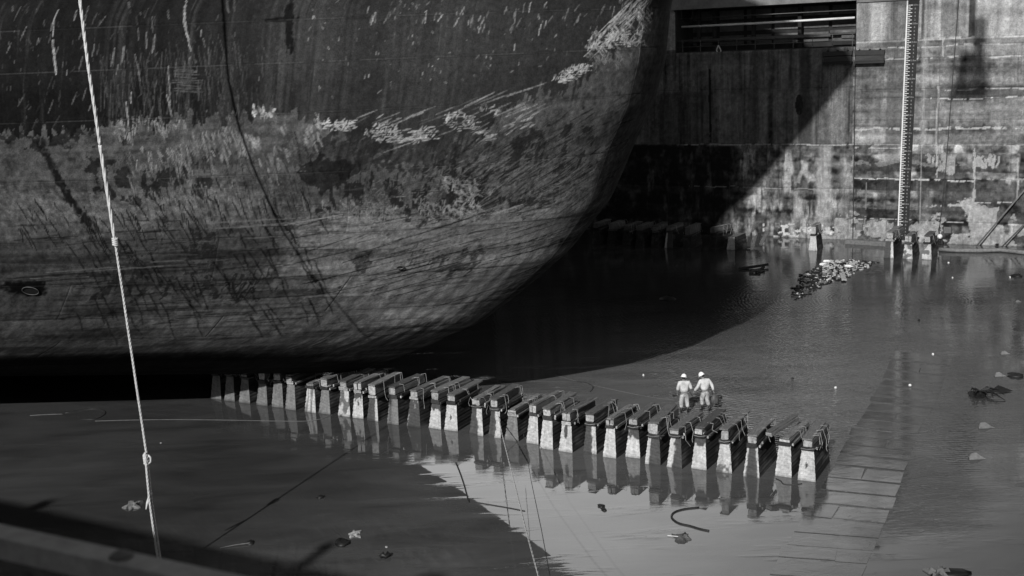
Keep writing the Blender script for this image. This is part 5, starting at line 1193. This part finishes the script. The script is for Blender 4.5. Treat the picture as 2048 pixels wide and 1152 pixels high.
# local frame: +y is the way the person faces
g1 = gp(1369, 826); g2_ = gp(1411, 822)
pz = dict(hip=(0, 0, .93), chest=(0, .02, 1.30), neck=(0, .03, 1.49), head=(.0, .06, 1.60), turn=-.55, nod=.35, sleeve=.18, grip=True,
    armL=((-.22, .01, 1.41), (-.30, -.03, 1.12), (-.29, .10, .89)), armR=((.22, .01, 1.41), (.31, -.02, 1.13), (.30, .14, .92)),
    legL=((-.10, 0, .88), (-.13, .06, .48), (-.14, -.02, .09), (-.15, .14, .04)), legR=((.10, 0, .88), (.13, .03, .48), (.15, -.06, .10), (.17, .10, .04)))
w1 = person((g1[0], g1[1], 0), .10, pz, 'worker with white hard hat and rolled sleeves seen from behind, left of two')
pz = dict(hip=(0, 0, .93), chest=(.0, .08, 1.29), neck=(0, .14, 1.47), head=(-.02, .21, 1.57), turn=.5, nod=.55, sleeve=.92, grip=True,
    armL=((-.21, .08, 1.40), (-.33, .12, 1.13), (-.42, .26, .93)), armR=((.21, .04, 1.40), (.33, -.06, 1.15), (.36, -.10, .90)),
    legL=((-.10, 0, .88), (-.09, .16, .50), (-.08, .12, .10), (-.10, .28, .04)), legR=((.10, 0, .88), (.11, .02, .48), (.10, -.20, .12), (.12, -.06, .05)))
w2 = person((g2_[0], g2_[1], 0), .45, pz, 'worker in long sleeved pale overalls leaning left with a bag, right of two')
# tool in the left worker's hand
t = empty('hand_tool', (g1[0], g1[1], 0), .10, 'short dark tool held in the left hand of the left worker', 'tool')
mb = MB(); mb.tube([(-.44, .13, .80), (-.29, .12, .81), (-.20, .12, .82)], [.03, .022, .018], 6); mb.build('handle', M_dark, t)
mb = MB(); mb.box(-.50, -.42, .09, .17, .765, .835, jit=.004); mb.build('tool_head', M_dark, t)
t = empty('hand_tool', (g1[0], g1[1], 0), .10, 'thin dark rod held in the right hand of the left worker', 'tool')
mb = MB(); mb.tube([(.28, .10, .90), (.36, .2, .78), (.47, .3, .66)], [.014, .014, .02], 6); mb.build('rod', M_dark, t)
mb = MB(); mb.tube([(.27, .09, .91), (.30, .13, .87)], .022, 6); mb.build('grip', M_rubber, t)
# bag
t = empty('carrier_bag', (g2_[0], g2_[1], 0), .45, 'bulky dark translucent bag hanging from the right hand of the right worker', 'bag')
mb = MB(); v = []; n = 12
for z_, r_ in ((.30, .12), (.32, .19), (.42, .21), (.58, .20), (.68, .15), (.74, .06)):
    for k in range(n):
        a = 2*math.pi*k/n; q_ = r_*(1+.1*math.sin(a*3+z_*20)); v.append((.42+q_*math.cos(a), -.14+q_*.62*math.sin(a), z_))
f = [(i*n+k, i*n+(k+1) % n, (i+1)*n+(k+1) % n, (i+1)*n+k) for i in range(5) for k in range(n)]+[tuple(range(n-1, -1, -1)), tuple(5*n+k for k in range(n))]
mb.add(v, f); mb.build('sack', M_bag, t, True)
mb = MB(); mb.tube([(.36, -.12, .72), (.34, -.12, .80), (.37, -.12, .84), (.42, -.13, .80), (.44, -.14, .72)], .015, 5); mb.build('handle', M_bag, t)

# ================================================================== NEAR QUAY, RAIL AND SHED
p0 = ground(0, 1062, H-1.15); p1 = ground(450, 1160, H-1.15); dr = (p1-p0)/np.linalg.norm(p1-p0)
nr = np.array([dr[1], -dr[0], 0]); rl = empty('quay_handrail', tuple(p0), 0, 'blurred grey steel handrail crossing the lower left corner close to the camera', 'handrail')
M_ = Matrix(((dr[0], -dr[1], 0, 0), (dr[1], dr[0], 0, 0), (0, 0, 1, 0), (0, 0, 0, 1)))
mb = MB(); mb.box(-6, 9, -.035, .035, -.05, .0, M_); mb.box(-6, 9, -.045, -.035, -.05, .006, M_); mb.build('top_bar', M_rail, rl)
mb = MB(); mb.lump(tuple(M_ @ Vector((.42, 0, .004))), .03, .03, .012, 4, 8, 4, .1); mb.build('weld_spot', M_stone, rl, True)
for k in (-4, -2, 2.6, 4.6, 6.6):
    mb = MB(); mb.tube([M_ @ Vector((k, 0, -.05)), M_ @ Vector((k, 0, -1.0))], .025, 6); mb.build('post', M_rail, rl)
mb = MB(); mb.box(-6, 9, -.02, .02, -.5, -.46, M_); mb.build('mid_bar', M_rail, rl)
Q0 = np.array([p0[0], p0[1]])
def nb(w, n_, z): return (float(w), float(n_), float(z))
# near quay: in dock frame (r along, n toward camera side), edge just under the rail
camn = float((np.array([0., 0.])-O2)@N2); railn = float((Q0-O2)@N2); edge = railn+.05
ZQ = H-2.15
def dk(t_, n_, z_): p = O2+R2*t_+N2*n_; return (float(p[0]), float(p[1]), z_)
mb = MB(); c8 = [dk(-120, edge, -1), dk(90, edge, -1), dk(90, edge+60, -1), dk(-120, edge+60, -1), dk(-120, edge, ZQ), dk(90, edge, ZQ), dk(90, edge+60, ZQ), dk(-120, edge+60, ZQ)]
mb.add(c8, [(0, 3, 2, 1), (4, 5, 6, 7), (0, 1, 5, 4), (1, 2, 6, 5), (2, 3, 7, 6), (3, 0, 4, 7)]); o = mb.build('near_quay', M_conc); tag(o, kind='structure')
# shed behind the camera: its roof edge throws the shade band over the near floor
bL = (ground(0, 1000)[:2]-O2)@N2; HS = 20.6; sn = bL-HS*(D2@N2)
shed = empty('quay_shed', dk(-10, sn, ZQ), RZ, 'long low concrete shed standing on the near quay behind the viewpoint', 'shed')
mb = MB(); mb.box(-80, 45, -14, -.5, .004, HS-ZQ-.3); mb.build('shed_walls', M_conc, shed)
mb = MB(); mb.box(-81, 46, -14.5, 0, HS-ZQ-.297, HS-ZQ); mb.build('roof_slab', M_conc, shed)
for k in range(12):
    mb = MB(); mb.box(-70+k*9, -68.2+k*9, -.5+.003, -.46, 1, 2.4); mb.build('window', M_dark, shed)
for (x, y, hh, ww) in ((668, 1082, 1.4, .45), (101, 1001, .8, .5), (885, 1140, .9, .8)):
    g_ = ground(x, y)[:2]; hz = HS+hh; q_ = g_-D2*hz; tt_ = float((q_-O2)@R2); n_ = float((q_-O2)@N2)
    dn = max(0, (sn+.5)-n_); 
    rv = empty('roof_vent', dk(tt_, max(n_, sn+.4), HS), RZ, 'squat metal vent on the shed roof casting the %s soft shadow' % {668: 'middle', 101: 'left', 885: 'right'}[x], 'vent', 'vents on the shed roof')
    mb = MB(); mb.tube([(0, 0, 0), (0, 0, hh*.8)], ww/2, 10); mb.build('duct', M_steelgrey, rv); mb = MB(); mb.tube([(0, 0, hh*.8+.01), (0, 0, hh)], [ww*.7, ww*.3], 10); mb.build('cap', M_steelgrey, rv)
# unseen crane added on the far quay; its load throws the soft wall shadow
NH = 5.0
def caster(x, y):
    w_, z_ = wallpt(x, y); P_ = W2+R2*w_; k_ = ((P_-O2)@N2-NH)/(D2@N2); q_ = P_-D2*k_; return float((q_-O2)@R2), z_+k_
ca = caster(1959, 62); ct, cz = ca
crane = empty('shadow_crane', dk(ct, -78, ZQ), RZ, 'unseen tall crane added on the far quay so its hook load shades the far wall', 'crane')
yl = -78-NH                                   # the load hangs this far out over the dock
def cz_(y): return caster(1959, y)[1]-ZQ
mb = MB(); mb.box(-.5, .5, yl-.5, yl+.5, cz_(88), cz_(40)); mb.build('hook_block', M_steelgrey, crane)
mb = MB(); mb.box(-.22, .3, yl-.3, yl+.3, cz_(112), cz_(88)-.002); mb.build('shackle', M_steelgrey, crane)
mb = MB(); mb.box(-1.75, .75, yl-.8, yl+.8, cz_(185), cz_(112)-.004, None, 0, (.62, .8)); mb.build('load_basket', M_steelgrey, crane)
mb = MB(); mb.tube([(0, yl, cz_(40)+.01), (0, yl, 75)], .09, 6); mb.build('hoist_rope', M_steelgrey, crane)
mb = MB(); mb.box(-.7, .7, yl-2, 6, 75, 76.4); mb.build('boom', M_steelgrey, crane)
for sx_ in (-1, 1):
    for sy_ in (-1, 1):
        mb = MB(); mb.tube([(sx_*3.2, sy_*3.2, WALL_TOP-.2-ZQ+.01), (sx_*.8, sy_*.8, 75)], .2, 6); mb.build('leg', M_steelgrey, crane)
u1, u2 = caster(1740, 10), caster(2080, 41); um = caster(1930, 33)
mb = MB(); mb.tube([(u1[0]-ct, yl+.9, u1[1]-ZQ), (um[0]-ct, yl+.9, um[1]-ZQ), (u2[0]-ct, yl+.9, u2[1]-ZQ)], .09, 6); mb.build('tag_line', M_steelgrey, crane)
# side ends of the dock far out of frame
mb = MB(); a = dk(88, -90, 0); 
mb.add([dk(88, edge, -1), dk(88, -48, -1), dk(100, -48, -1), dk(100, edge, -1), dk(88, edge, 14), dk(88, -48, 14), dk(100, -48, 14), dk(100, edge, 14)], [(0, 3, 2, 1), (4, 5, 6, 7), (0, 1, 5, 4), (1, 2, 6, 5), (2, 3, 7, 6), (3, 0, 4, 7)])
o = mb.build('dock_end_wall', M_conc); tag(o, 'concrete wall closing the dock far off to the right', 'wall')
